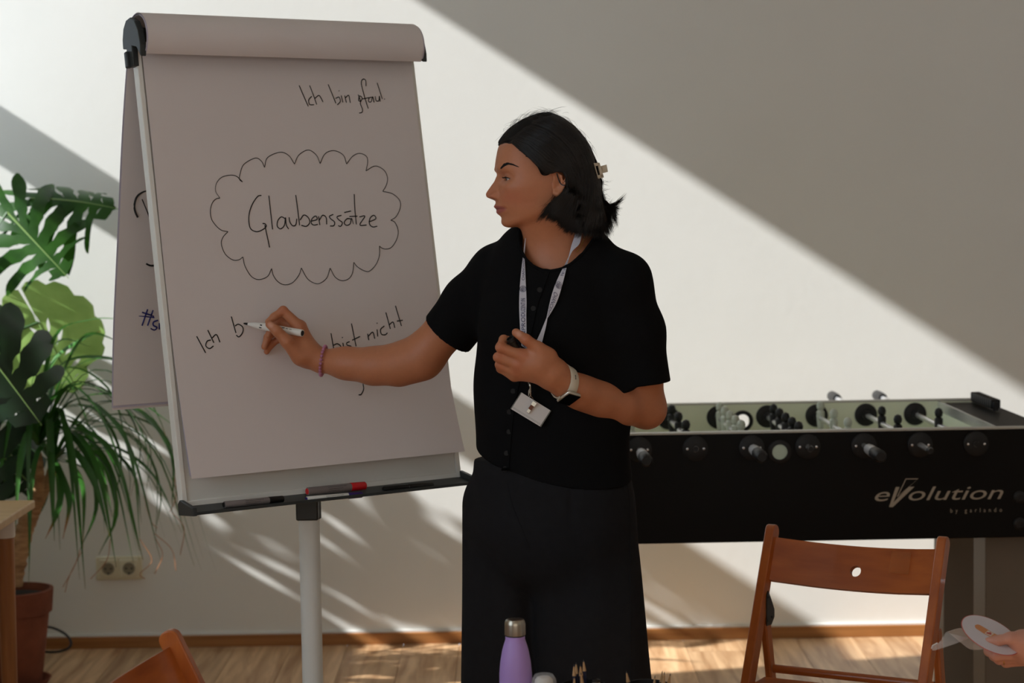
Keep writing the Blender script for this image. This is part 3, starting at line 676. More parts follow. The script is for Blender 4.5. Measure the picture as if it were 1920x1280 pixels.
# ------------------------------------------------------------------ plants by the window
def leafmat(name, c1, c2, tr=.35): return mat(name, c1, rough=.38, col2=c2, vscale=14, translucent=tr, spec=.5)
m_mon = leafmat('monstera_leaf', lin(28,66,18), lin(52,98,30)); m_monl = leafmat('backlit_monstera_leaf', lin(140,176,92), lin(166,200,112), .5)  # paler green paints sun shining through one leaf from behind
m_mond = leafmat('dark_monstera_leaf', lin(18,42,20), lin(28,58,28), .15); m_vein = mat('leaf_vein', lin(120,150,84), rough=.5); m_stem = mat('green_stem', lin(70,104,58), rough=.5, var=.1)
def monstera_geo(O, tip, nrm, width, lobes=6, cut=.42, droop=.25, curl=.1, holes=True, gap=.30):
    O = np.asarray(O, float); tip = np.asarray(tip, float); Y = tip-O; Ln = np.linalg.norm(Y); Y /= Ln
    Z = np.asarray(nrm, float); Z = Z-Y*(Z@Y); Z /= np.linalg.norm(Z); X = np.cross(Y, Z)
    def place(x, y):
        r2 = (x/(width))**2
        z = -droop*Ln*(r2*1.6+max(0, y)**2*.55)-curl*Ln*abs(x/width)**3+.012*math.sin(9*y)*abs(x/width)
        return O+X*x*Ln+Y*y*Ln*(1-.12*droop*max(0, y))+Z*z
    b = MB(); nr, nq = 14, 8
    # margin: heart-shaped leaf, angle from the base lobes to the tip
    for s in (-1, 1):
        for i in range(lobes):
            A = np.zeros((nr, nq, 3))
            for a in range(nr):
                r = a/(nr-1)
                wdt = 1.0
                if i < 99:
                    if holes and .14 < r < .36 and 0 < i < lobes-1: wdt = 1-.35*math.sin((r-.14)/.22*PI)
                    if r > cut: wdt = 1-gap*min(1, (r-cut)/.18)-.50*max(0, (r-.75)/.25)**2
                for c in range(nq):
                    q = c/(nq-1); qq = .5+(q-.5)*wdt
                    f = (i+qq)/lobes                                  # 0 at base lobe .. 1 at tip
                    yb = -.0+f*.93                                    # midrib point
                    ang = math.radians(205-f*185)                     # sweep of the ray measured from +Y
                    rad = width*(.62+.42*math.sin(PI*min(1, f*.9+.12)))*(1.0 if f < .8 else 1.0-.55*(f-.8)/.2)
                    ex, ey = rad*math.sin(ang)*(1), rad*math.cos(ang)
                    if ex < .02: ex = .02
                    ex *= 1.0; tipx, tipy = ex, yb*.55+ey*.95
                    if f > .9: tipy = max(tipy, yb)
                    A[a, c] = place(s*tipx*r, yb*(1-r)+ (tipy)*r)
            b.grid(A if s > 0 else A[:, ::-1])
    rib = [place(0, y) for y in np.linspace(0, .97, 10)]
    return b, rib, place
plants = {}
def mon_leaf(parent, O, tip, nrm, width, mt, stem_from, **k):
    b, rib, place = monstera_geo(O, tip, nrm, width, **k)
    lf = obj('leaf', b, mt, parent, angle=80)
    Ln = np.linalg.norm(np.asarray(tip)-np.asarray(O)); lf.data.update()
    v = MB().tube(np.array(rib), np.linspace(.0035, .0012, len(rib)), 6); obj('midrib', v, m_vein, lf)
    if stem_from is not None:
        s0 = np.asarray(stem_from, float); O = np.asarray(O, float); mid = (s0+O)/2+np.array([0,0,.06])
        obj('petiole', MB().tube(spline([s0, mid, O], 12), np.linspace(.0075, .0045, 12), 8), m_stem, parent)
mn = np.array([-1.95, 6.25, 0])
mo = thing('monstera_plant', 'tall monstera with split leaves at the left edge in window light', 'plant', tuple(mn))
m_terra = mat('terracotta', lin(142,82,58), rough=.85, col2=lin(112,60,42), vscale=9, bump=.3, bscale=60); m_soil = mat('potting_soil', lin(38,30,24), rough=.95, bump=.8, bscale=90)
obj('pot', MB().lathe([(.12,0),(.125,.01),(.165,.30),(.175,.30),(.178,.34),(.160,.34),(.150,.31)], 32, tuple(mn)), m_terra, mo)
obj('soil', MB().lathe([(.152,.29),(.152,.305),(.08,.312),(.0005,.315)], 28, tuple(mn)), m_soil, mo)
top = mn+np.array([0,0,.32]); hub = mn+np.array([.02,-.03,.85])
obj('stem', MB().tube(spline([top, mn+np.array([.03,0,.6]), hub], 10), .016, 10), m_stem, mo)
W = lambda px, py, y: P(px, py, y)
mon_leaf(mo, W(14,398,6.28), W(128,520,6.16), (-.15,-.9,.45), .62, m_mon, hub, droop=.22, lobes=8, gap=.42, cut=.34)
mon_leaf(mo, W(58,372,6.36), W(226,372,6.30), (.05,-.75,.62), .56, m_mon, hub, droop=.34, lobes=7, gap=.46, cut=.32)
mon_leaf(mo, W(72,604,6.30), W(150,742,6.26), (.1,-.95,.25), .66, m_monl, hub, droop=.10, lobes=7, cut=.93, gap=.10)
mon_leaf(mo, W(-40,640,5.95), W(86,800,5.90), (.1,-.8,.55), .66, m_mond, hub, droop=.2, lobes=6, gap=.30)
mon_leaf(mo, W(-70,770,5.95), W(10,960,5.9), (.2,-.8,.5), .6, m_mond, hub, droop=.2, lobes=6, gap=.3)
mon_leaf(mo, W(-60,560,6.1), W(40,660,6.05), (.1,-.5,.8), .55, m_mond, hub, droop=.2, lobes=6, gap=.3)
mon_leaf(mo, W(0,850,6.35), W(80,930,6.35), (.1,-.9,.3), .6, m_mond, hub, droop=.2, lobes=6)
# leaves towards the window, outside the picture
for (dx, dy, z, tx, ty, tz) in [(-.20,.10,1.55,-.1,.05,-.30),(-.05,-.12,1.62,.22,-.1,-.2),(-.25,-.22,1.35,-.2,-.2,-.15),(-.30,.20,1.28,-.15,.12,-.22),(-.12,.26,1.42,.05,.2,-.25),(-.32,-.02,1.70,-.2,.0,-.18),(-.1,-.3,1.3,.0,-.3,-.2),(-.3,-.4,1.5,-.1,-.25,-.22)]:
    o_ = mn+np.array([dx,dy,z]); mon_leaf(mo, o_, o_+np.array([tx,ty,tz]), (.75,-.25,.6), .62, m_mon, hub, droop=.25, lobes=6)

# dracaena with a forked trunk in a terracotta pot
dp = P(20, 1270, 6.22)
dr = thing('dracaena_plant', 'dracaena with arching strap leaves in a terracotta pot on a saucer', 'plant', (-1.577, 6.20, 0))
pcx, pcy = -1.577, 6.20
obj('saucer', MB().lathe([(.070,.004),(.086,.006),(.104,.034),(.098,.034),(.084,.012),(.0005,.011)], 36, (pcx, pcy, 0)), m_terra, dr)
zr_t = .262
obj('pot', MB().lathe([(.070,.012),(.075,.02),(.104,.245),(.113,.247),(.119,.318),(.108,.320),(.100,.29)], 40, (pcx, pcy, 0)), m_terra, dr)
obj('soil', MB().lathe([(.102,.28),(.1035,.296),(.06,.302),(.0005,.304)], 32, (pcx, pcy, 0)), m_soil, dr)
m_bark = mat('ringed_bark', lin(206,166,122), rough=.9, col2=lin(150,112,78), vscale=18, stretch=(1,1,3.5), bump=.4, bscale=40)
Yd = 6.20
def trunk(pts, r0, r1, n=40):
    p = spline([P(x, y, yy) for x, y, yy in pts], n); r = np.linspace(r0, r1, n)*(1+.06*np.sin(np.arange(n)*2.1)+.04*rng.normal(size=n)); return MB().tube(p, r, 14)
obj('trunk', trunk([(22,1095,Yd),(38,1020,Yd),(58,960,Yd),(72,930,Yd)], .034, .026), m_bark, dr)
obj('branch', trunk([(70,936,Yd),(73,900,Yd-.02),(72,868,Yd-.03),(70,850,Yd-.03)], .019, .0135), m_bark, dr)
obj('branch', trunk([(72,940,Yd),(85,915,Yd+.02),(95,890,Yd+.03),(97,880,Yd+.03)], .018, .014), m_bark, dr)
m_strap = leafmat('strap_leaf', lin(46,92,36), lin(66,116,48), .3)
m_strap.node_tree.nodes['Principled BSDF'].inputs['Roughness'].default_value = .4
def strap_mat():
    m = bpy.data.materials.new('strap_leaf_dry_tip'); m.use_nodes = True; nt = m.node_tree; b = nt.nodes['Principled BSDF']; b.inputs['Roughness'].default_value = .4
    a = nt.nodes.new('ShaderNodeAttribute'); a.attribute_name = 'Col'; n = nt.nodes.new('ShaderNodeTexNoise'); n.inputs['Scale'].default_value = 20
    mu = nt.nodes.new('ShaderNodeMix'); mu.data_type = 'RGBA'; mu.blend_type = 'MULTIPLY'; mu.inputs[0].default_value = .4
    nt.links.new(a.outputs['Color'], mu.inputs[6]); nt.links.new(n.outputs['Fac'], mu.inputs[7]); nt.links.new(mu.outputs[2], b.inputs['Base Color'])
    tl = nt.nodes.new('ShaderNodeBsdfTranslucent'); nt.links.new(mu.outputs[2], tl.inputs['Color']); ms = nt.nodes.new('ShaderNodeMixShader'); ms.inputs[0].default_value = .3
    nt.links.new(b.outputs[0], ms.inputs[1]); nt.links.new(tl.outputs[0], ms.inputs[2]); nt.links.new(ms.outputs[0], nt.nodes['Material Output'].inputs['Surface']); return m
m_sl = strap_mat()
def strap(pts, w, dry, n=18):
    p = spline(pts, n); t = np.gradient(p, axis=0); t /= np.linalg.norm(t, axis=1)[:,None]
    out = p[-1]-p[0]; out[2] = 0; out /= np.linalg.norm(out)+1e-9; sd_ = np.cross(out, [0,0,1]); sd_ = sd_/(np.linalg.norm(sd_)+1e-9)
    tw_ = rng.uniform(-.7, .7)
    A = np.zeros((n, 3, 3)); s = np.linspace(0, 1, n)
    wd = w*(.55+.45*np.minimum(1, s*5))*np.clip((1-s)*2.6, .08, 1)
    for i in range(n):
        up = np.cross(sd_, t[i]); a = tw_*s[i]; d = sd_*math.cos(a)+up*math.sin(a); d /= np.linalg.norm(d)
        A[i,0] = p[i]-d*wd[i]/2+up*wd[i]*.12; A[i,1] = p[i]; A[i,2] = p[i]+d*wd[i]/2+up*wd[i]*.12
    o = obj('leaf', MB().grid(A), m_sl, dr, angle=80)
    g = np.array(lin(58,108,42))*rng.uniform(.75, 1.35); dcol = np.array(lin(170,112,58)); q = np.clip((s-(1-dry))/.12, 0, 1)[:,None]
    setcol(o, np.repeat(g*(1-q)+dcol*q, 3, axis=0)*1.25)
cA, cB = P(72, 835, Yd-.03), P(98, 868, Yd+.03)
# leaves traced from the photograph: crown, through, tip
traced = [(0,[(72,830),(105,742),(190,735),(262,800),(283,860),(270,930)]),(0,[(72,830),(130,760),(215,790),(250,880),(262,1010)]),(1,[(98,862),(150,790),(230,810),(290,880),(292,1010)]),
 (1,[(98,862),(140,830),(190,860),(218,960),(185,1040)]),(0,[(72,830),(160,700),(250,720),(300,790),(325,880)]),(1,[(98,862),(150,842),(196,870),(215,930),(207,1010)]),
 (1,[(98,862),(130,868),(155,920),(155,1030)]),(0,[(72,830),(110,800),(165,860),(180,950),(150,1030)]),(1,[(98,862),(180,800),(262,830),(300,920),(290,1000)]),
 (0,[(72,830),(150,640),(230,640)]),(0,[(72,830),(110,690),(200,672),(260,700)]),(0,[(72,830),(95,690),(150,640),(190,620)]),(1,[(98,862),(200,780),(290,800),(330,850)]),
 (0,[(72,830),(140,750),(240,745),(330,800)]),(0,[(72,830),(60,720),(110,640),(170,650)]),(1,[(98,862),(115,900),(108,960),(85,1010)]),(0,[(72,830),(40,790),(5,840),(-15,930)]),
 (0,[(72,830),(30,740),(-20,760)]),(1,[(98,862),(160,880),(190,940),(196,1000)]),(0,[(72,830),(80,720),(140,690),(210,740),(240,850)]),(1,[(98,862),(190,840),(250,890),(265,980)]),
 (0,[(72,830),(130,720),(215,745),(262,830),(245,930)]),(1,[(98,862),(85,930),(60,990)]),(0,[(72,830),(45,760),(60,690),(120,660)]),(0,[(72,830),(20,810),(0,900)]),
 (0,[(72,830),(100,640),(170,600),(245,600)]),(0,[(72,830),(140,690),(240,680),(310,740)]),(1,[(98,862),(170,760),(260,770),(320,850),(322,960)]),(1,[(98,862),(128,820),(180,820),(240,880),(238,960)]),
 (0,[(72,830),(110,770),(180,770),(225,850),(215,940)]),(1,[(98,862),(110,880),(130,940),(118,1010)]),(0,[(72,830),(88,760),(150,720),(230,760),(275,840),(272,960)])]
for i, (c, pts) in enumerate(traced):
    dep = rng.uniform(-.20, .16); n = len(pts)
    base = cA if c == 0 else cB
    q = [P(x, y, base[1]+dep*(j/(n-1))) for j, (x, y) in enumerate(pts)]
    strap(q, rng.uniform(.017, .027), rng.choice([.02, .05, .12, .25], p=[.4,.25,.2,.15]))
for i in range(44):                       # the rest of the two rosettes, all round
    base = (cA if i % 2 else cB); a = rng.uniform(0, 2*PI); Ln = rng.uniform(.30, .52); rise = rng.uniform(.03, .22)
    d = np.array([math.cos(a), math.sin(a)*.6, 0])
    if base[1]+d[1]*Ln > 6.70: continue
    strap([base, base+d*Ln*.35+np.array([0,0,rise]), base+d*Ln*.75+np.array([0,0,rise*.5-.06]), base+d*Ln+np.array([0,0,-.12-rng.uniform(.05,.28)])], rng.uniform(.015,.024), .05)
m_dry = mat('dried_tip', lin(176,120,74), rough=.7)
for pts in [[(262,1010),(285,1050),(262,1075),(272,1085)],[(207,1010),(200,1050),(170,1085)],[(150,1030),(140,1060),(118,1100)],[(290,1000),(322,1030),(330,1070)],[(322,960),(345,990),(338,1040)],[(155,1030),(130,1080),(122,1110)],[(292,1010),(305,1040),(290,1075)],[(270,930),(282,975),(295,990)],[(325,880),(330,930),(318,960)]]:
    obj('dried_tip', MB().tube(spline([P(x, y, Yd-.05) for x, y in pts], 12), .0012, 5), m_dry, dr)
# cable looped behind the pot
cb = [Pz(20,1222,.006),Pz(80,1222,.006),Pz(118,1222,.006),Pz(133,1208,.008),Pz(120,1190,.010),Pz(84,1175,.015),P(60,1172,6.6)]
tag(obj('power_cable', MB().tube(spline([P(75,1221,6.62),P(105,1222,6.60),P(128,1215,6.60),P(133,1203,6.62),P(122,1188,6.65),P(100,1177,6.68),P(78,1174,6.70)], 30), .0042, 10), m_bk, None), 'black cable looping on the floor behind the terracotta pot', 'cable')
# ------------------------------------------------------------------ implicit surfaces: bodies and clothes
def smin(a, b, k):
    h = np.clip(.5+.5*(b-a)/k, 0, 1); return b*(1-h)+a*h-k*h*(1-h)
def smax(a, b, k): return -smin(-a, -b, k)
def d_cone(p, a, b, ra, rb, flat=None):        # tapered capsule; flat = (axis, factor) squeezes the section along that axis
    a = np.asarray(a, float); b = np.asarray(b, float)
    if flat is not None:
        ax, f = np.asarray(flat[0], float), flat[1]; ax = ax/np.linalg.norm(ax)
        def sq(q): return q+((q@ax)*(1/f-1))[...,None]*ax
        p = a+sq(p-a); b = a+sq((b-a)[None])[0]
    d = b-a; L2 = d@d; t = np.clip(((p-a)@d)/L2, 0, 1)
    return np.linalg.norm(p-a-t[:,None]*d, axis=1)-(ra+(rb-ra)*t)
def d_ell(p, c, r, R=None):
    q = p-np.asarray(c, float)
    if R is not None: q = q @ np.asarray(R)
    r = np.asarray(r, float); k = np.linalg.norm(q/r, axis=1); return (k-1)*r.min()
def chain(p, pts, rad, k=.004, flat=None):
    d = None
    for i in range(len(pts)-1):
        e = d_cone(p, pts[i], pts[i+1], rad[i], rad[i+1], flat); d = e if d is None else smin(d, e, k)
    return d
def sdf_mesh(f, lo, hi, h, slack=1.0):
    """dual (surface-net) mesh of f = 0, refined only near the surface"""
    lo = np.asarray(lo, float); hi = np.asarray(hi, float)
    n16 = np.ceil((hi-lo)/(16*h)).astype(int); g = np.stack(np.meshgrid(*[np.arange(k) for k in n16], indexing='ij'), -1).reshape(-1,3)
    size = 16
    while size > 1:
        c = lo+(g+.5)*size*h; v = f(c); g = g[np.abs(v) < size*h*.87*(1.35+slack)+.5*h]
        st = 4; o = np.stack(np.meshgrid(*[np.arange(st)]*3, indexing='ij'), -1).reshape(-1,3)
        g = (g[:,None]*st+o).reshape(-1,3); size //= st
    v = f(lo+(g+.5)*h); g = g[np.abs(v) < h*2.2]
    D = n16*16+4; key = lambda q: (q[:,0]*D[1]+q[:,1])*D[2]+q[:,2]
    co = np.array([[i,j,k] for i in (0,1) for j in (0,1) for k in (0,1)])
    allc = (g[:,None]+co).reshape(-1,3); kk = key(allc); uk, idx, inv = np.unique(kk, return_index=True, return_inverse=True)
    vals = f(lo+allc[idx]*h); cv = vals[inv].reshape(-1,8)
    act = (cv.min(1) < 0) & (cv.max(1) >= 0); g = g[act]; cv = cv[act]
    E_ = [(0,1),(2,3),(4,5),(6,7),(0,2),(1,3),(4,6),(5,7),(0,4),(1,5),(2,6),(3,7)]
    acc = np.zeros((len(g),3)); cnt = np.zeros(len(g))
    for a, b in E_:
        va, vb = cv[:,a], cv[:,b]; m = (va < 0) != (vb < 0); t = np.where(m, va/np.where(m, va-vb, 1), 0)
        acc += m[:,None]*(co[a]+(co[b]-co[a])*t[:,None]); cnt += m
    V = lo+(g+acc/cnt[:,None])*h
    ck = key(g); od = np.argsort(ck); cks = ck[od]
    def find(q):
        k = key(q); i = np.clip(np.searchsorted(cks, k), 0, len(cks)-1); return np.where(cks[i] == k, od[i], -1)
    Fc = []
    for ax in range(3):
        a2, a3 = (ax+1)%3, (ax+2)%3; e = np.zeros(3, int); e[ax] = 1
        c1 = co.tolist().index(e.tolist()); va, vb = cv[:,0], cv[:,c1]; m = (va < 0) != (vb < 0)
        q = g[m]; o2 = np.zeros(3, int); o2[a2] = 1; o3 = np.zeros(3, int); o3[a3] = 1
        i0 = np.nonzero(m)[0]; i1 = find(q-o2); i2 = find(q-o2-o3); i3 = find(q-o3); ok = (i1 >= 0)&(i2 >= 0)&(i3 >= 0)
        qd = np.stack([i0,i1,i2,i3],1)[ok]; fl = (va[m] > 0)[ok]; qd[fl] = qd[fl][:, ::-1]; Fc.append(qd)
    Fc = np.concatenate(Fc); return V, Fc[:, ::-1]
def biggest(V, Fc):                    # keep the largest connected piece
    lab = np.arange(len(V)); e = np.concatenate([Fc[:, [0,1]], Fc[:, [1,2]], Fc[:, [2,3]], Fc[:, [3,0]]])
    while True:
        l2 = lab.copy(); m = np.minimum(lab[e[:,0]], lab[e[:,1]]); np.minimum.at(l2, e[:,0], m); np.minimum.at(l2, e[:,1], m); l2 = l2[l2]
        if (l2 == lab).all(): break
        lab = l2
    u, c = np.unique(lab, return_counts=True); keep = lab == u[c.argmax()]; ix = np.cumsum(keep)-1
    return V[keep], ix[Fc[keep[Fc[:,0]]]]
def relax(V, Fc, it=2, lam=.5):
    e = np.concatenate([Fc[:, [0,1]], Fc[:, [1,2]], Fc[:, [2,3]], Fc[:, [3,0]]]); e = np.concatenate([e, e[:, ::-1]])
    n = np.bincount(e[:,0], minlength=len(V))[:,None]+1e-9
    for _ in range(it):
        s = np.stack([np.bincount(e[:,0], weights=V[e[:,1],k], minlength=len(V)) for k in range(3)], 1); V = V+(s/n-V)*lam
    return V
def grouped(parts):                    # union of (function, lo, hi) parts, each evaluated near its own box only
    def f(p):
        out = np.full(len(p), 1e3)
        for fn, lo, hi in parts:
            d = np.maximum(np.maximum(lo-p, p-hi), 0); dist = np.linalg.norm(d, axis=1); m = dist < .03
            if m.any(): v = fn(p[m]); out[m] = smin(out[m], v, .010)
            out = np.where(m, out, np.minimum(out, dist+.0))
        return out
    return f

# ------------------------------------------------------------------ the woman
BD = 4.05                              # depth of her trunk
HY = 4.02; hm = HY/F*1.0
LEFT = CR @ np.array([-1,0,0.]); UPI = CR @ np.array([0,1,0.]); TOC = CR @ np.array([0,0,1.])
ha = math.radians(7)
HF = LEFT*math.cos(ha)+TOC*math.sin(ha); HL = TOC*math.cos(ha)-LEFT*math.sin(ha); HU = UPI
HO = P(1010, 330, HY)
def hd(px, py, v=0.0): return HO+HF*((1010-px)*hm)+HU*((330-py)*hm)+HL*v      # head point: side-view pixel and sideways offset
def hloc(p):
    q = p-HO; return 1010-(q@HF)/hm, 330-(q@HU)/hm, q@HL                       # back to side-view pixels and offset
def itp(x, tab):
    t = np.array(tab, float); return np.interp(x, t[:,0], t[:,1])
def itps(x, tab, n=400):
    t = np.array(tab, float); xs = np.linspace(t[0,0], t[-1,0], n); s = spline(np.c_[t, np.zeros(len(t))], n*2); return np.interp(x, s[:,0], s[:,1])
T_F = [(205,1014),(217.5,1012),(219,1004),(223,994),(230,981),(239,968),(249,956.5),(260,946.5),(268,940),(276,934.8),(290,931.5),(307,928.8),(318,929.5),(326,931.5),(335,932.8),(345,932.3),(355,931.8),(365,931.5),(374,931.2),(384,931.8),(392,933.5),(400,936.5),(406,939.3),(411,940.6),(416,940.8),(420,941.8),(424,943.6),(428,947),(433,953),(445,975)]
T_LIP = [(372,0),(377,1.2),(382,2.0),(385,3.6),(387.5,4.9),(390,4.2),(391.8,2.7),(393,2.3),(395,2.9),(398,4.0),(400.5,3.6),(403,2.2),(407,0),(410,0)]
T_B = [(205,1018),(217.5,1025),(220,1036),(226,1052),(238,1070),(255,1085),(275,1095),(300,1101),(330,1101),(352,1096),(375,1084),(400,1068),(445,1060)]
T_V = [(205,.002),(217.5,.018),(220,.030),(226,.043),(238,.057),(255,.067),(275,.0735),(300,.0765),(325,.0770),(345,.0755),(362,.0725),(380,.0685),(395,.0645),(408,.0595),(418,.054),(428,.047),(445,.035)]
def head_base(px, py, v):
    uf = itps(py, T_F); ub = itps(py, T_B); vh = itps(py, T_V); uc = 1018.0
    front = px < uc; a = np.where(front, uc-uf, ub-uc); a = np.maximum(a, 2)
    n = np.where(front, itp(py, [(205,2.0),(290,2.3),(355,2.3),(385,1.85),(400,1.8),(430,1.7)]), 2.1)
    g = (np.abs((px-uc)/a)**n+np.abs(v/vh)**n)**(1/n)
    return (g-1)*np.minimum(vh, a*hm)*.95
gs = lambda x, c, s: np.exp(-((x-c)/s)**2)
def face_feat(px, py, v):              # outward relief of the face in metres
    av = np.abs(v)
    nose = itps(py, [(322,0),(329,.0008),(335,.0042),(342,.0072),(348,.0112),(355,.0154),(360,.0185),(364.5,.0202),(367.5,.0194),(370.5,.0172),(373,.0115),(375,.0045),(377,.0008),(381,0)])*hm/1.0745e-3
    sg = itp(py, [(322,.008),(335,.0065),(350,.0075),(362,.0098),(370,.0115),(376,.012)])
    D = .88*nose*np.exp(-(av/sg)**2.2)
    D += .0088*gs(av,.0140,.0050)*gs(py,368.5,6.0)                         # nostril wings
    D -= .0046*gs(av,.0190,.0028)*gs(py,367,6)
    D += itps(py, T_LIP)*hm*np.exp(-(av/itp(py, [(380,.012),(386,.022),(392,.025),(398,.021),(404,.016)]))**2.4)
    D -= .0014*gs(av,.0275,.005)*gs(py,392,4)                              # mouth corners
    D += .0010*gs(av,.0,.013)*gs(py,417,8)
    D -= .0092*gs(av,.0345,.0165)*gs(py,336,9.0)                            # eye sockets
    D -= .0035*gs(av,.017,.006)*gs(py,334,8)
    D -= .0012*gs(py,327.5,1.7)*gs(av,.034,.013)
    D += .0028*gs(av,.027,.015)*gs(py,318,6)                               # brow
    D += .0030*gs(av,.050,.016)*gs(py,357,13)                              # cheek bones
    D += .0022*gs(av,.033,.018)*gs(py,378,14)
    return D
EYE = lambda s: hd(956.0, 336.8, s*.0322)
GZ = HF*math.cos(math.radians(14))-HU*math.sin(math.radians(14))           # looking at the paper, a little down
def head_sdf(p):
    px, py, v = hloc(p)
    d = smax(head_base(px, py, v), (217.5-py)*hm, .004)
    wgt = np.clip((1000-px)/26, 0, 1); wgt = wgt*wgt*(3-2*wgt)
    d = d-face_feat(px, py, v)*wgt*.93
    # jaw line cut from chin to the angle below the ear
    a = hd(948, 431.5); b = hd(1032, 402); t = (b-a)/np.linalg.norm(b-a); nrm = -(HU-t*(HU@t)); nrm /= np.linalg.norm(nrm)
    cut = (p-a)@nrm
    d = smax(d, cut, .016)
    for s in (-1, 1):                  # lids over the eyeballs with a narrow slit
        c = EYE(s); q = p-c; r = np.linalg.norm(q, axis=1)
        d = smin(d, r-.0138, .0035)
        y = q@HU; x = q@HF; l = q@HL*s
        ang = np.arctan2(l, np.maximum(x, 1e-4)); ang = ang-.10
        half = np.clip(1-((ang-.12)/1.05)**2, 0, 1)
        up = .0026*half-.0008-.0018*np.maximum(ang, 0); lo_ = -.0046*half-.0008
        slit = np.minimum(np.minimum(up-y, y-lo_), np.minimum(x-.002, .0155-r))
        slit = np.where(half > 0, slit, -.01)
        d = np.maximum(d, slit*1.0)
    return d
# ear: helix rim, inner fold, concha floor and lobe, flaring off the head
def ear_pts(L, v): return [hd(x, y, vv) for (x, y), vv in zip(L, v)]
def zz1(x, y): return (860+x/4.571, 180+y/4.571)
def ear_sdf(p, s):
    m = lambda L, vs_: [hd(*zz1(x, y), s*vv) for (x, y), vv in zip(L, vs_)]
    hel = m([(770,735),(763,690),(782,658),(815,652),(846,668),(864,705),(866,750),(853,795)], [.0745,.0800,.0840,.0870,.0890,.0895,.0885,.0860])
    d = chain(p, hel, [.0022,.0026,.0028,.0030,.0030,.0029,.0027,.0025], .003)
    lob = m([(853,795),(830,835),(800,862),(777,855),(766,820)], [.0860,.0830,.0805,.0785,.0765])
    d = smin(d, chain(p, lob, [.0026,.0040,.0046,.0036,.0025], .004), .004)
    anti = m([(800,690),(828,715),(836,755),(822,800),(795,820)], [.0815,.0838,.0845,.0830,.0795])
    d = smin(d, chain(p, anti, [.0022,.0026,.0026,.0026,.0022], .003), .003)
    c = hd(*zz1(812, 752), s*.0780); plate = d_ell(p, c, (.0125,.0235,.0028), np.stack([HF, HU, (HL*s+HF*-.28)/np.linalg.norm(HL*s+HF*-.28)],1))
    d = smin(d, plate, .003)
    tr = m([(764,775),(764,800)], [.0800,.0795]); d = smin(d, chain(p, tr, [.0032,.0030], .003), .003)
    return d
# neck and upper chest
NB = P(1052, 478, BD+.01); NT = hd(1040, 392)
SHL = P(1171, 526, 3.99); SHR = P(932, 510, 4.13)
ELR = P(790, 670, 4.20); WRR = P(606, 676, 4.285)
ELL = P(1212, 766, 4.03); WRL = P(1058, 720, 3.895)
BYAW = math.radians(24); BFW = np.array([-math.sin(BYAW), -math.cos(BYAW), 0]); BRT = np.array([math.cos(BYAW), -math.sin(BYAW), 0])   # trunk forward, her left
def trunk_sdf(p):
    d = d_cone(p, NB, NT, .060, .0545)
    d = smin(d, d_cone(p, P(1040,470,BD-.012), hd(1012,405), .043, .046), .02)
    d = smin(d, d_cone(p, P(1050,545,BD), P(1046,700,BD), .118, .115, (BFW, .70)), .05)
    for S, k in ((SHL, 1), (SHR, 1)):
        d = smin(d, d_cone(p, NB-np.array([0,0,.018]), S, .040, .047), .045)
    # collar bones and the pit between them
    pit = P(1016, 488, BD-.10)
    return d
def arms_sdf(p):
    d = chain(p, [SHR, SHR+(ELR-SHR)*.5, ELR], [.050,.0475,.0415], .02)
    fr = WRR-ELR
    d = smin(d, chain(p, [ELR, P(748,683,4.222), P(700,686,4.245), P(650,681,4.266), WRR], [.0405,.0405,.0352,.0295,.0255], .03), .035)
    fl = WRL-ELL
    e = chain(p, [SHL, P(1203,690,4.0), ELL], [.044,.0420,.0375], .02)
    e = smin(e, chain(p, [ELL, P(1162,758,3.985), P(1122,747,3.95), P(1086,734,3.918), WRL], [.0375,.0365,.0325,.0285,.0272], .03), .020)
    return smin(d, e, .01)
# hands: joint chains in image pixels plus depth
def jx(L): return [P(x, y, d) for x, y, d in L]
def hand_r(p):
    palm = chain(p, jx([(600,676,4.285),(575,662,4.285),(556,640,4.29)]), [.0255,.026,.0245], .02)
    palm = smin(palm, d_cone(p, P(572,652,4.30), P(563,612,4.30), .0230, .0145), .016)
    palm = smin(palm, d_cone(p, P(574,668,4.305), P(556,634,4.325), .0225, .0165), .016)
    th = chain(p, jx([(562,668,4.268),(538,640,4.252),(519,620,4.248),(505,608,4.250)]), [.0180,.0135,.0108,.0085], .006)
    ix = chain(p, jx([(561,613,4.292),(531,582,4.292),(514,594,4.285),(503,603,4.280)]), [.0135,.0095,.0082,.0070], .005)
    mi = chain(p, jx([(560,618,4.312),(524,599,4.318),(510,612,4.312),(503,628,4.308)]), [.0130,.0095,.0083,.0072], .005)
    ri = chain(p, jx([(560,630,4.328),(520,618,4.336),(502,632,4.332),(496,650,4.328)]), [.0125,.0092,.0082,.0070], .005)
    pk = chain(p, jx([(562,642,4.340),(524,634,4.348),(509,645,4.344),(500,659,4.340)]), [.0115,.0082,.0074,.0063], .005)
    d = smin(palm, th, .014)
    for q in (ix, mi, ri, pk): d = smin(d, q, .0065)
    return d
ZL = lambda x, y, d: P(860+x/4.571, 560+y/4.571, d)
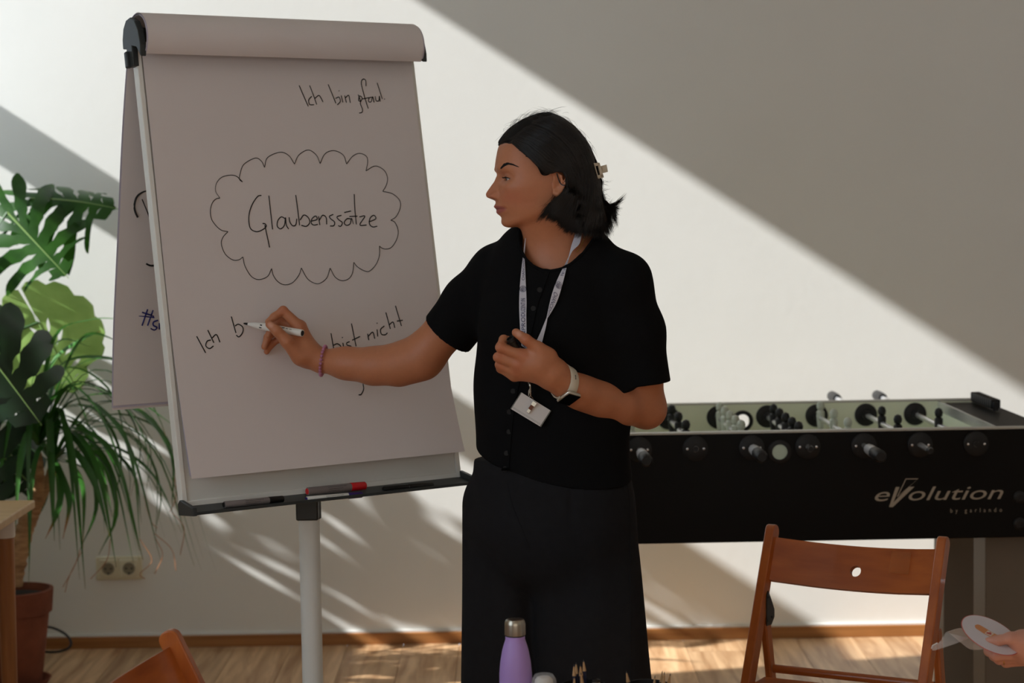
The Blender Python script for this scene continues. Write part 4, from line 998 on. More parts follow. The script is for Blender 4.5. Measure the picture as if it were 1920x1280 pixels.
def hand_l(p):
    palm = chain(p, [ZL(905,715,3.895), ZL(800,640,3.885), ZL(690,560,3.875)], [.0272,.0290,.0270], .02)
    palm = smin(palm, d_cone(p, ZL(690,520,3.872), ZL(555,490,3.868), .0225, .0130), .016)
    palm = smin(palm, d_cone(p, ZL(690,570,3.876), ZL(515,560,3.872), .0225, .0132), .014)
    palm = smin(palm, d_cone(p, ZL(690,600,3.880), ZL(490,615,3.880), .0215, .0125), .014)
    palm = smin(palm, d_cone(p, ZL(710,630,3.888), ZL(480,655,3.890), .0190, .0110), .014)
    th = chain(p, [ZL(770,490,3.872), ZL(680,420,3.862), ZL(578,350,3.856), ZL(492,290,3.858)], [.0165,.0120,.0100,.0084], .006)
    ix = chain(p, [ZL(555,488,3.866), ZL(358,415,3.862), ZL(385,348,3.882), ZL(425,350,3.900)], [.0128,.0094,.0084,.0074], .005)
    mi = chain(p, [ZL(515,560,3.872), ZL(338,500,3.872), ZL(370,455,3.897), ZL(425,440,3.905)], [.0130,.0092,.0084,.0074], .005)
    ri = chain(p, [ZL(490,618,3.882), ZL(352,565,3.886), ZL(390,530,3.908), ZL(440,510,3.912)], [.0122,.0088,.0080,.0070], .005)
    pk = chain(p, [ZL(478,660,3.892), ZL(358,598,3.896), ZL(400,580,3.914), ZL(445,560,3.916)], [.0112,.0078,.0072,.0062], .005)
    d = smin(palm, th, .012)
    for q in (ix, mi, ri, pk): d = smin(d, q, .0055)
    return d
def bb(pts, m): a = np.array(pts); return a.min(0)-m, a.max(0)+m
hl_, hh_ = bb([hd(905,205,-.1), hd(1110,205,.1), hd(905,440,-.1), hd(1110,440,.1)], .02)
el_, eh_ = bb([hd(1020,312,.06), hd(1056,380,.10)], .01); el2, eh2 = bb([hd(1020,312,-.06), hd(1056,380,-.10)], .01)
tl_, th_2 = bb([SHL, SHR, P(1046,700,BD-.12), P(1046,720,BD+.13), NT], .05)
al_, ah_ = bb([SHR, ELR, WRR, SHL, ELL, WRL], .06)
rl_, rh_ = bb(jx([(600,676,4.285),(495,570,4.24),(495,665,4.36)]), .03)
ll_, lh_ = bb([ZL(905,715,3.895), ZL(300,250,3.85), ZL(300,720,3.93)], .03)
def body_sdf(p):
    parts = [(head_sdf, hl_, hh_), (lambda q: ear_sdf(q, 1), el_, eh_), (lambda q: ear_sdf(q, -1), el2, eh2), (trunk_sdf, tl_, th_2), (arms_sdf, al_, ah_), (hand_r, rl_, rh_), (hand_l, ll_, lh_)]
    ks = [.0, .004, .004, .012, .014, .010, .010]
    out = np.full(len(p), .5)
    for (fn, lo, hi), k in zip(parts, ks):
        dd = np.linalg.norm(np.maximum(np.maximum(lo-p, p-hi), 0), axis=1); m = dd < .02
        if m.any():
            v = fn(p[m]); o = out[m]; out[m] = np.where(o > .49, np.minimum(o, v), smin(o, v, k) if k else np.minimum(o, v))
        out[~m] = np.minimum(out[~m], dd[~m])
    return out
lo_a = np.minimum.reduce([hl_, tl_, al_, rl_, ll_]); hi_a = np.maximum.reduce([hh_, th_2, ah_, rh_, lh_])
bV, bF = sdf_mesh(body_sdf, lo_a, hi_a, .00165)
bV, bF = biggest(bV, bF); bV = relax(bV, bF, 2, .35)
pr_root = P(1035, 900, BD)
wo = thing('person', 'woman with dark bob in black short sleeved knit writing on the flip chart', 'person', (pr_root[0], BD, 0))
# natural skin tones; eye sockets darker; shade painted into nostrils and mouth line
px_, py__, v_ = hloc(bV)
skin = np.array(lin(186,120,84)); colr = np.repeat(skin[None], len(bV), 0)
inhead = (px_ > 900)&(px_ < 1120)&(py__ > 205)&(py__ < 440)&(np.abs(v_) < .1)
def blend(m, c): 
    global colr
    colr = colr*(1-m[:,None])+np.array(c)*m[:,None]
av_ = np.abs(v_)
fr_ = inhead & (px_ < 1000)
blend(fr_*.45*gs(av_,.045,.022)*gs(py__,372,16), lin(184,100,72))                       # cheeks
blend(fr_*.35*gs(av_,.0,.016)*gs(py__,364,9), lin(184,100,72))
lipm = fr_*np.clip(1.25-(av_/.0292)**2*1.0-((py__-392.5)/np.where(py__ < 392.5, 6.8, 9.5))**2*1.1, 0, .5)*2*.9
blend(np.clip(lipm,0,.9), lin(160,84,78))
blend(fr_*.75*gs(py__,392.3,1.1)*np.clip(1-(av_/.029)**4,0,1), lin(92,46,42))  # dark line paints the crease shade between the lips
blend(fr_*.35*gs(av_,.031,.016)*gs(py__,334,8), lin(150,96,80))
fb = 1-.0*px_
blend(fr_*.8*gs(av_,.0095,.0032)*gs(py__,373.5,1.6), lin(60,30,24)); nails = []  # dark spots paint the shade inside the nostrils
for (x, y, d, ax) in [(507.5,608.5,4.2405,(505-519,608-620)),]:
    c = P(x, y, d); r = np.linalg.norm(bV-c, axis=1); blend(np.clip(1.6-r/.0052, 0, 1)*.55, lin(222,172,152))
c = ZL(515,300,3.850); r = np.linalg.norm(bV-c, axis=1); blend(np.clip(1.6-r/.0052, 0, 1)*.5, lin(222,172,152))
for q in jx([(561,613,4.29),(531,580,4.285)])+[ZL(555,480,3.855), ZL(515,560,3.86), ZL(490,618,3.868), ZL(358,410,3.855), ZL(338,500,3.865), ZL(578,345,3.85), ZL(352,565,3.88)]:
    r = np.linalg.norm(bV-q, axis=1); blend(np.clip(1.3-r/.013, 0, 1)*.30, lin(184,96,68))
m_skin = mat('skin', (.97,.97,.97), rough=.48, var=.03, vscale=120, attr='Col', bump=.06, bscale=500)
m_skin.node_tree.nodes['Principled BSDF'].inputs['Subsurface Weight'].default_value = .12
m_skin.node_tree.nodes['Principled BSDF'].inputs['Subsurface Radius'].default_value = (.012,.005,.003)
m_skin.node_tree.nodes['Principled BSDF'].inputs['Subsurface Scale'].default_value = .6
skin_o = obj('body', (bV, bF), m_skin, wo, angle=180); setcol(skin_o, colr)
bvh_skin = BVHTree.FromPolygons([Vector(v) for v in bV], [tuple(int(i) for i in f) for f in bF])
def hit(px, py, bvh, default=None):
    d = Vector(ray(px, py)).normalized(); h_ = bvh.ray_cast(Vector(CC), d)
    return np.array(h_[0]) if h_[0] is not None else default
# eyes, lashes, brows
m_eye = mat('eyeball', (1,1,1), rough=.12, var=0, attr='Col')
for s in (-1, 1):
    c = EYE(s); b = MB().ball(c, .0126, 40); V, Fc = b.arrays(); an = np.arccos(np.clip(((V-c)/.0126)@GZ, -1, 1))
    o = obj('eyeball', b, m_eye, wo, angle=180)
    cc = np.repeat(np.array([lin(205,196,188)]), len(V), 0); cc[an < .52] = lin(58,36,24); cc[an < .24] = (.004,.004,.004); setcol(o, cc)
    def lid(ang, y, r=.0144):
        a = ang+.10; yy = y; rr = math.sqrt(max(1e-9, r*r-yy*yy)); return c+HF*rr*math.cos(a)+HL*s*rr*math.sin(a)+HU*yy
    pts = [lid(t, .0027*max(0,1-((t-.12)/1.05)**2)-.0008-.0018*max(t,0)) for t in np.linspace(-.84, 1.25, 16)]
    m_lash = mat('dark_lashes', lin(16,12,11), rough=.6)
    b = MB().tube(pts, np.r_[np.linspace(.0004,.0010,8), np.linspace(.0010,.0005,8)], 6)
    for k in range(2, 16):
        t = -.80+2.0*k/16; q = lid(t, .0026*max(0,1-((t-.12)/1.05)**2)-.0008-.0018*max(t,0)); dirn = (q-c)/np.linalg.norm(q-c)
        b.tube([q, q+dirn*.0035-HU*.0012, q+dirn*.0062-HU*.0008+HL*s*.0012], [.00040,.0003,.0001], 3)
    obj('eyelashes', b, m_lash, wo, angle=180)
m_hair = mat('black_hair', lin(20,17,15), rough=.7, var=.25, vscale=60, spec=.12); m_strand = mat('hair_strand', lin(30,25,22), rough=.42, var=.3, vscale=40, spec=.4)
def side_hit(px, py, s, bvh=None):     # point of the head surface seen from the side
    bvh = bvh or bvh_skin; o_ = hd(px, py, s*.2); h_ = bvh.ray_cast(Vector(o_), Vector(-HL*s)); return np.array(h_[0]) if h_[0] is not None else None
brow_b = np.array([zz1(*q) for q in [(340,632),(362,612),(392,600),(425,606),(465,625)]])
for s in (-1, 1):
    b = MB(); ln = spline(np.c_[brow_b, np.zeros(5)], 60)[:, :2]
    for i in range(230):
        f = rng.uniform(0, 1); k = min(58, int(f*59)); wv = 3.9*(1-f)**.6*min(1, f*6+.45)+.4; q = ln[k]+np.array([0, rng.uniform(-wv*.2, wv)])
        dx = ln[min(59,k+4)]-ln[k]; dx = dx/np.linalg.norm(dx)
        a = side_hit(q[0], q[1], s); e = side_hit(q[0]+dx[0]*5, q[1]+dx[1]*5-1.5*(1-f)*rng.uniform(0,1), s)
        if a is None or e is None or np.linalg.norm(a-e) > .02: continue
        out = HL*s*.3+HF*.7; b.tube([a+out*.0004, (a+e)/2+out*.0012, e+out*.0008], [.00042,.0004,.0001], 3)
    obj('eyebrow', b, m_lash, wo, angle=180)

# ---------------- hair: side outline inflated to a bob, then strands combed over it
outer = np.array([zz1(*q) for q in [(345,425),(340,390),(400,310),(450,265),(540,205),(620,170),(700,148),(760,140),(830,160),(900,195),(980,250),(1040,310),(1100,390),(1140,480),(1170,580),(1197,680),(1220,740),(1230,800),(1222,850),(1225,905),(1255,950),(1265,1010),(1275,1080),(1265,1150)]])
lowb = np.array([zz1(*q) for q in [(1230,1175),(1160,1170),(1080,1178),(990,1190),(930,1185),(880,1160),(840,1140),(805,1105),(775,1070),(765,1030),(775,985),(800,930),(835,890)]])
inner = np.array([zz1(*q) for q in [(862,858),(875,800),(882,730),(868,675),(835,645),(800,632),(772,640),(740,690),(700,712),(660,706),(632,660),(603,608),(562,566),(515,540),(472,488),(440,440),(400,420)]])
poly = np.concatenate([outer, lowb, inner])
def inside(pts, pl):
    x, y = pts[:,0], pts[:,1]; r = np.zeros(len(pts), bool); n = len(pl)
    for i in range(n):
        x1, y1 = pl[i]; x2, y2 = pl[(i+1)%n]
        c = ((y1 > y) != (y2 > y)) & (x < (x2-x1)*(y-y1)/(y2-y1+1e-12)+x1); r ^= c
    return r
def dist_line(pts, ln):
    d = np.full(len(pts), 1e9)
    for a, b in zip(ln[:-1], ln[1:]):
        e = b-a; t = np.clip(((pts-a)@e)/(e@e), 0, 1); d = np.minimum(d, np.linalg.norm(pts-a-t[:,None]*e, axis=1))
    return d
def skin_half(px, py):
    uf = itp(py, T_F); ub = itp(py, T_B); vh = itp(py, T_V); a = np.where(px < 1018, 1018-uf, ub-1018); t = np.clip(np.abs((px-1018)/np.maximum(a,2)), 0, 1)
    return np.where(py < 430, vh*(1-t**2.2)**(1/2.2), 0)
def hair_half(pts):
    pts = np.atleast_2d(pts); d = dist_line(pts, outer); d = np.where(inside(pts, poly) | (pts[:,1] > 300), d, 0)
    R_ = 88.0; t = np.clip(d/R_, 0, 1); y = .090*np.sqrt(np.maximum(0, 1-(1-t)**2))
    y = np.maximum(y, np.minimum(skin_half(pts[:,0], pts[:,1])+.0075, .0005+d*hm*1.6))
    bump = .004*np.sin(pts[:,0]*.10+pts[:,1]*.028)*np.clip(d/30,0,1)
    return y+bump*.5
def dense(l, n): return spline(np.c_[l, np.zeros(len(l))], n)[:, :2]
from mathutils.geometry import delaunay_2d_cdt
bd = np.concatenate([dense(outer, 90), dense(lowb, 46)[1:], dense(inner, 56)[1:]])
gx, gy = np.meshgrid(np.arange(925, 1150, 4.0), np.arange(205, 445, 4.0)); gp = np.c_[gx.ravel(), gy.ravel()]+rng.normal(0,.4,(gx.size,2))
gp = gp[inside(gp, bd) & (dist_line(gp, np.concatenate([bd, bd[:1]])) > 2.2)]
vin = [Vector(q) for q in np.concatenate([bd, gp])]; nb = len(bd)
r_ = delaunay_2d_cdt(vin, [(i, (i+1)%nb) for i in range(nb)], [], 1, 1e-5)
hv = np.array([v[:] for v in r_[0]]); hf = [tuple(f) for f in r_[2]]
hy = hair_half(hv)
b = MB()
for s in (1, -1):
    V = np.array([hd(q[0], q[1], s*max(0, y-.0012)) for q, y in zip(hv, hy)]); b.add(V, hf if s > 0 else [f[::-1] for f in hf])
hair = obj('hair', b, m_hair, wo, angle=180)
# strands follow guides traced on the side view (root to tip)
G_ = [[(345,425),(440,432),(515,525),(605,600),(668,690),(742,685),(815,640),(875,715),(872,800),(835,865),(760,915),(665,1020)],
 [(350,412),(480,410),(600,500),(700,600),(800,625),(880,680),(905,790),(870,880),(800,930),(765,1010),(740,1060)],
 [(400,320),(540,370),(690,450),(800,540),(890,620),(940,730),(930,850),(880,950),(830,1030),(790,1080)],
 [(500,235),(660,300),(800,390),(900,500),(970,620),(1000,760),(985,900),(945,1020),(900,1120),(860,1165)],
 [(620,175),(760,240),(890,340),(980,460),(1050,600),(1075,760),(1065,900),(1040,1030),(1010,1120),(985,1195)],
 [(700,152),(840,210),(950,310),(1040,430),(1100,580),(1130,740),(1130,880),(1125,1010),(1110,1110),(1095,1185)],
 [(760,144),(880,200),(990,290),(1080,410),(1135,560),(1170,700),(1180,830),(1190,960),(1215,1060),(1235,1170)],
 [(820,160),(920,215),(1020,310),(1100,420),(1150,560),(1185,680),(1205,790),(1205,880),(1235,960),(1290,1010),(1305,1090)],
 [(860,175),(950,235),(1040,315),(1105,400),(1145,490),(1172,590),(1195,690),(1216,750),(1212,850),(1245,940),(1300,930),(1340,885)]]
NG = 14
GP = np.array([dense(np.array([zz1(*q) for q in g]), NG) for g in G_])
def strand(f, e0=0.0):
    k = min(len(GP)-2, int(f*(len(GP)-1))); t = f*(len(GP)-1)-k; return GP[k]*(1-t)+GP[k+1]*t
def batch_tubes(paths, rad):           # many thin three-sided strands in one go
    p = np.asarray(paths); m, n, _ = p.shape; t = np.gradient(p, axis=1); t /= np.linalg.norm(t, axis=2, keepdims=True)+1e-12
    u = np.cross(t, np.array([.3,.2,.93])); u /= np.linalg.norm(u, axis=2, keepdims=True)+1e-12; w = np.cross(t, u); V = []
    r = rad*np.r_[np.linspace(.7,1,3), np.ones(n-6), np.linspace(1,.15,3)][None,:,None] if n > 6 else rad
    for a in (0, 2.094, 4.189): V.append(p+r*(math.cos(a)*u+math.sin(a)*w))
    V = np.stack(V, 2).reshape(-1,3); i = np.arange(m)[:,None,None]*n*3+np.arange(n-1)[None,:,None]*3; j = np.arange(3)[None,None,:]; j2 = (j+1)%3
    return V, np.stack([i+j, i+j2, i+3+j2, i+3+j], -1).reshape(-1,4)
def make_strands(cnt, s, jit, lift, rad):
    out = []
    for _ in range(cnt):
        f = rng.uniform(0, 1); g = strand(f).copy(); t = np.linspace(0, 1, NG)
        lock = math.floor(f*46); ph = lock*2.4
        g += (rng.normal(0, jit, 2)*(.35+.65*t[:,None]))+np.array([1.5*math.sin(ph), .6*math.cos(ph)])*(t[:,None]**2)*1.6
        ext = g[-1]-g[-2]; g[-1] += ext*rng.uniform(-.4, .9)+rng.normal(0, 1.2, 2)
        y = hair_half(g); yl = y+rng.uniform(0, lift)
        # below the jaw the outline no longer closes: keep the body of the bob
        out.append([hd(q[0], q[1], s*max(.0003, yy)) for q, yy in zip(g, yl)])
    return out
allp = make_strands(5200, 1, 1.6, .0035, .0)+make_strands(2600, -1, 1.6, .0035, .0)
V, Fc = batch_tubes(allp, .00042); o = obj('hair_strands', (V, Fc), m_strand, hair, angle=180); o['kind'] = 'stuff'
# flyaway hairs on crown and at the flicked ends
fly = []
for _ in range(230):
    k = rng.integers(2, 13); q = outer[k]*(1-(a := rng.uniform()))+outer[k+1]*a; tang = outer[k+1]-outer[k]; tang /= np.linalg.norm(tang); nn = np.array([tang[1], -tang[0]])
    Ln = rng.uniform(8, 34); h_ = rng.uniform(.5, 5.5)*(1.7 if k < 5 else 1); sg = rng.choice([1,1,-1]); t = np.linspace(0,1,7); vv = rng.normal(0,.022)
    pts = [q+tang*sg*Ln*x+nn*(h_*math.sin(x*2.2)-2) for x in t]; fly.append([hd(z[0], z[1], vv*(1+.2*x)) for z, x in zip(pts, t)])
for _ in range(160):
    k = rng.integers(16, 22); q = outer[k]; Ln = rng.uniform(6, 20); a = rng.uniform(-.5, .9); t = np.linspace(0,1,7); vv = rng.normal(0,.03)
    pts = [q+np.array([math.cos(a)*Ln*x-3, Ln*(.45*x-math.sin(a)*x*x)]) for x in t]; fly.append([hd(z[0], z[1], vv) for z in pts])
for _ in range(90):                    # wispy ends in front of and below the ear
    q = np.array(zz1(rng.uniform(760,860), rng.uniform(860,900))); e = np.array(zz1(rng.uniform(640,760), rng.uniform(960,1060))); mid = (q+e)/2+np.array([rng.uniform(-4,4), rng.uniform(0,6)])
    pts = spline(np.array([[*q,0],[*mid,0],[*e,0]]), 7); fly.append([hd(z[0], z[1], max(.058, float(skin_half(np.array([z[0]]), np.array([z[1]]))[0])+.004)) for z in pts])
V, Fc = batch_tubes(fly, .00016); o = obj('flyaway_hairs', (V, Fc), m_hair, hair, angle=180); o['kind'] = 'stuff'
# ---------------- clothes
UP = np.array([0,0,1.])
def flatc(p, a, b, ra, rb): return d_cone(p, a, b, ra, rb, (BFW, .66))
hemA, hemB, hemC = P(1195,882,BD), P(880,850,BD), P(1040,910,BD-.112)
hem_n = np.cross(hemB-hemA, hemC-hemA); hem_n /= np.linalg.norm(hem_n); hem_n *= -np.sign(hem_n[2])          # points down
SRe = P(840,625,4.178); SLe = P(1210,719,4.0)
sr_n = (SRe-SHR)/np.linalg.norm(SRe-SHR)
_t = P(1255,712,4.0)-P(1150,723,4.0); sl_n = -(UP-_t*(UP@_t)/(_t@_t)); sl_n /= np.linalg.norm(sl_n)
NKc = P(1050,452,BD-.028); nk_f = BFW*.80-UP*.60; nk_f /= np.linalg.norm(nk_f); nk_u = np.cross(nk_f, BRT); NKR = np.stack([BRT, nk_f, nk_u], 1)
def fold(p, amp):
    x, y, z = p[:,0], p[:,1], p[:,2]
    return amp*(np.sin(z*38+x*22+1.3*np.sin(x*31))*.5+np.sin(z*17-x*33+y*20)*.6)
def shirt_sdf(p):
    d = flatc(p, P(1038,545,BD+.005), P(1035,740,BD), .156, .160)
    d = smin(d, flatc(p, P(1035,740,BD), P(1037,960,BD), .160, .171), .04)
    d = smin(d, d_ell(p, P(1040,620,BD)+BFW*.055, (.125,.075,.10), np.stack([BRT, BFW, UP],1)), .04)      # bust
    d = smin(d, d_cone(p, NB-np.array([0,0,.022])-BRT*.03, SHR+np.array([0,0,.002]), .050, .049), .03)
    d = smin(d, d_cone(p, NB-np.array([0,0,.022])+BRT*.03, SHL+np.array([-.006,0,.0]), .056, .050), .03)
    d = smin(d, flatc(p, P(1050,500,BD+.01), P(1046,560,BD+.005), .10, .14), .03)
    d = d+fold(p, .0016)
    s1 = np.maximum(chain(p, [SHR, SHR+(SRe-SHR)*.5, SRe+sr_n*.06], [.0520,.0595,.0580], .02), (p-SRe)@sr_n)
    s2 = np.maximum(chain(p, [SHL, SHL+(SLe-SHL)*.5, SLe-UP*.06+_t*.0], [.0490,.0580,.0595], .02), (p-SLe)@sl_n)
    s1 = s1+fold(p, .0009); s2 = s2+fold(p, .0009)
    # hollow sleeve ends
    s1 = np.maximum(s1, -d_cone(p, SRe-sr_n*.02, SRe+sr_n*.05, .050, .054)); s2 = np.maximum(s2, -d_cone(p, SLe-sl_n*.02, SLe+sl_n*.05, .044, .047))
    d = smin(smin(d, s1, .035), s2, .04)
    d = smax(d, (p-hemA)@hem_n, .004)
    nk = d_ell(p, NKc, (.0745,.090,.30), NKR)
    d = smax(d, -nk, .005)
    low = (p-(P(1040,520,BD)))@UP       # keep the inner body from showing through below the neck
    return d
lo_s, hi_s = bb([P(790,430,4.0), P(1262,430,4.0), P(1040,930,BD-.16), P(1040,930,BD+.16), P(790,600,4.26)], .03)
sV, sF = sdf_mesh(shirt_sdf, lo_s, hi_s, .0028); sV = relax(sV, sF, 2, .4)
m_knit = mat('black_knit', lin(15,15,16), rough=.92, spec=.12, var=.1, vscale=300, bump=.15, bscale=700)
shirt = obj('shirt', (sV, sF), m_knit, wo, angle=180)
bvh_shirt = BVHTree.FromPolygons([Vector(v) for v in sV], [tuple(int(i) for i in f) for f in sF])
def front(px, py, lift=.0, bvhs=None):
    best = None
    for bv in (bvhs or (bvh_shirt, bvh_skin)):
        h_ = hit(px, py, bv)
        if h_ is not None and (best is None or np.linalg.norm(h_-CC) < np.linalg.norm(best-CC)): best = h_
    if best is None: best = P(px, py, BD-.1)
    d = best-CC; return best-d/np.linalg.norm(d)*lift
only_shirt = (bvh_shirt,)
ctr = spline(np.array([(1027,500,0),(1012,543,0),(1000,578,0),(984,650,0),(964,733,0),(955,790,0),(950,849,0),(947,882,0)]), 40)[:, :2]
for off, th_ in ((7.0, .0012),):
    A = np.array([[front(x-off, y, .0012, only_shirt), front(x+off, y, .0014, only_shirt)] for x, y in ctr]); obj('button_placket', MB().grid(A, -.0012), m_knit, shirt, angle=60)
m_btn = mat('black_button', lin(24,24,25), rough=.5, spec=.3)
for x, y in [(1024,505),(1012,543),(1000,578),(962,733),(955,772),(954,809),(949.6,849.5),(947,879)]:
    c = front(x, y, .0032, only_shirt); ax = (CC-c)/np.linalg.norm(CC-c)
    obj('button', MB().lathe([(.0046,0),(.0052,.0008),(.0050,.0018),(.0040,.0018),(.0036,.0012),(.0003,.0012)], 20, c, ax), m_btn, shirt)
# neckline ribbing
rib = []
for a in np.linspace(0, 2*PI, 60, endpoint=False):
    dirv = BRT*math.cos(a)*.0765+nk_f*math.sin(a)*.092; o_ = NKc+dirv
    best = None
    for t in np.linspace(-.12, .16, 140):
        q = o_+nk_u*t*np.sign(nk_u[2])
        if shirt_sdf(q[None])[0] < 0: best = q
    if best is not None: rib.append(best)
if len(rib) > 30: obj('neckline_rib', MB().tube(np.array(rib+[rib[0]]), .0034, 8, cap=False), m_knit, shirt, angle=180)
# trousers
At, Ab = P(945,950,4.12), np.array([P(914,1280,4.12)[0], 4.12, .07]); Bt, Bb = P(1088,950,4.05), np.array([P(1143,1280,4.04)[0], 4.04, .07])
def trouser_sdf(p):
    w = flatc(p, P(1033,862,BD), P(1032,960,BD), .166, .171)
    a = d_cone(p, At, Ab, .090, .066, (BFW, .8)); b = d_cone(p, Bt, Bb, .112, .138, (BFW, .75))
    l = smin(a, b, .022); d = smin(w, l, .03)
    x = p[:,0]; z = p[:,2]
    d = d+.0022*np.sin(x*75+np.sin(z*6)*1.2)*np.clip((1.0-z)*4, 0, 1)
    c1 = P(1072,920,3.9); d = d+.006*np.exp(-((x-c1[0]-.0*(c1[2]-z))/.006)**2)*np.clip((z-.80)/.12, 0, 1)
    d = d+.009*np.clip(-((p-hemA)@hem_n)/.03+.3, 0, 1)
    d = smax(d, z-P(1033,862,BD)[2], .004); return np.maximum(d, .035-z)
lo_t, hi_t = bb([P(850,860,4.1), P(1235,860,4.0), [0,BD-.17,.0], [0,BD+.17,0]], .02)
tV, tF = sdf_mesh(trouser_sdf, lo_t, hi_t, .005); tV = relax(tV, tF, 1, .4)
m_trs = mat('charcoal_twill', lin(30,30,32), rough=.9, spec=.15, var=.08, vscale=60, bump=.12, bscale=600)
trs = obj('trousers', (tV, tF), m_trs, wo, angle=180)
bvh_trs = BVHTree.FromPolygons([Vector(v) for v in tV], [tuple(int(i) for i in f) for f in tF])
def seam(name, pts, w=.0011):
    L = spline(np.array([(x, y, 0) for x, y in pts]), 26); q = [front(x, y, .0004, (bvh_trs,)) for x, y, _ in L]; obj(name, MB().tube(q, w, 5), m_trs, trs)
seam('pocket_seam', [(1176,905),(1181,960),(1182,1100),(1183,1279)]); seam('fly_seam', [(951,905),(960,945),(978,990),(994,1030)])
m_shoe = mat('black_leather', lin(20,19,19), rough=.4)
for q, yw in ((Ab, -.5), (Bb, -.15)):
    R = np.array(Matrix.Rotation(yw, 3, 'Z')); f_ = R @ np.array([0,-1,0])
    def shoe(p, q=q, f_=f_): 
        a = np.array([q[0], q[1], .045])-f_*.04; d = d_cone(p, a, a+f_*.17-UP*.012, .042, .034); return np.maximum(d, .002-p[:,2])
    lo, hi = bb([[q[0]-.25,q[1]-.28,.0],[q[0]+.25,q[1]+.2,.1]], .0); v_s, f_s = sdf_mesh(shoe, lo, hi, .006); obj('shoe', (v_s, f_s), m_shoe, wo, angle=180)

# ---------------- what she wears and holds
m_tape = mat('white_lanyard_tape', lin(205,203,212), rough=.7, bump=.1, bscale=400); m_navyp = mat('navy_print', lin(38,36,84), rough=.6)
la = front(1000, 560, .01)
ln = thing('lanyard', 'white lanyard with navy print and name badge around her neck', 'lanyard', tuple(la))
zc6 = lambda x, y: (940+x/5.333, 420+y/5.333)
def ribbon(le, re, lift, n=44, dep=None, bvhs=None):
    a = spline(np.array([(*zc6(*q), 0) for q in le]), n)[:, :2]; b2 = spline(np.array([(*zc6(*q), 0) for q in re]), n)[:, :2]; A = []
    ds = []
    for i, (q, r) in enumerate(zip(a, b2)):
        m_ = (q+r)/2; ds.append(front(m_[0], m_[1], lift, bvhs if m_[1] > 505 else None)[1])
    ds = np.array(ds)
    ds = np.convolve(np.r_[[ds[0]]*3, ds, [ds[-1]]*3], np.ones(7)/7, 'valid')
    if dep is not None: ds = ds*(1-dep[1])+dep[0]*dep[1] if np.ndim(dep[1]) == 0 else ds
    for q, r, d in zip(a, b2, ds): A.append([P(q[0], q[1], d), P((q[0]+r[0])/2, (q[1]+r[1])/2, d-.0004), P(r[0], r[1], d)])
    return np.array(A)
L1 = ribbon([(240,140),(226,230),(214,345),(203,430),(190,560),(180,700),(178,800),(180,900),(190,1090),(200,1215)], [(246,140),(238,230),(233,345),(238,430),(243,560),(250,700),(252,800),(250,900),(252,1105),(256,1250)], .008, bvhs=only_shirt)
L2a = ribbon([(742,95),(722,150),(700,215),(686,270),(672,325)], [(803,85),(795,150),(775,205),(715,265),(680,330)], .009, 24)
L2b = ribbon([(672,325),(640,395),(610,450),(575,520),(540,600),(512,680),(490,760),(470,850),(452,935)], [(680,330),(662,395),(650,440),(630,530),(600,640),(575,725),(545,800),(500,880),(462,940)], .008, 36, bvhs=only_shirt)
L2c = ribbon([(452,935),(425,1000),(390,1085),(345,1180),(300,1270)], [(462,940),(445,1030),(425,1110),(402,1205),(375,1300)], .007, 22, bvhs=only_shirt)
for A in (L1, L2a, L2b, L2c): obj('strap', MB().grid(A, .0006), m_tape, ln, angle=80)
for A, y0, y1, fa in ((L1, .05, .95, 0),):
    pass
def on_ribbon(A, body, f0, f1, rev, across=.62):
    V, Fc = text_mesh(body, 1.0, .0, 1.06); w0, w1 = V[:,0].min(), V[:,0].max(); out = []
    hgt = .73
    for x, y, _ in V:
        f = f0+(f1-f0)*(x-w0)/(w1-w0); c = .5+(y/hgt-.5)*across*(1 if rev else 1)
        if not rev: c = 1-c if False else c
        k = np.clip(f, 0, 1)*(len(A)-1); i = min(int(k), len(A)-2); t = k-i; row = A[i]*(1-t)+A[i+1]*t
        cc = c if rev else 1-c
        q = row[0]*(1-cc)+row[2]*cc; d = q-CC; out.append(q-d/np.linalg.norm(d)*.0011)
    b = MB(); b.add(np.array(out), Fc); return b
def emblem(A, f, r):
    k = f*(len(A)-1); i = min(int(k), len(A)-2); c = A[i][1]-(A[i][1]-CC)/np.linalg.norm(A[i][1]-CC)*.0012; u = A[i][2]-A[i][0]; u /= np.linalg.norm(u); v = A[i+1][1]-A[i][1]; v /= np.linalg.norm(v)
    b = MB(); a = np.linspace(0, 2*PI, 22); b.tube([c+u*r*math.cos(t)+v*r*math.sin(t) for t in a], .00035, 4)
    for o_ in (-.4, 0, .4): b.tube([c+v*r*o_-u*r*.8*math.sqrt(1-o_*o_), c+v*r*o_+u*r*.8*math.sqrt(1-o_*o_)], .0003, 4)
    b.tube([c-v*r*.9, c+v*r*.9], .0003, 4)
    b.tube([c-v*r*.2-u*r*.5, c+v*r*.6-u*r*.4, c+v*r*.7+u*r*.3], .0004, 4)
    return b
# left strap reads upwards, right strap reads downwards
obj('print', on_ribbon(L1, 'CHANCENPRODUZENT:IN', 1.05, .600, False), m_navyp, ln, smooth=False)
obj('print', emblem(L1, .52, .0062), m_navyp, ln, smooth=False)
obj('print', on_ribbon(L1, 'CHANCENPROD', .445, .20, False), m_navyp, ln, smooth=False)
obj('print', on_ribbon(L2b, 'DUZENT:IN', .06, .36, True), m_navyp, ln, smooth=False)
obj('print', emblem(L2b, .49, .0066), m_navyp, ln, smooth=False)
obj('print', on_ribbon(L2b, 'CHANCENPR', .60, .97, True), m_navyp, ln, smooth=False)
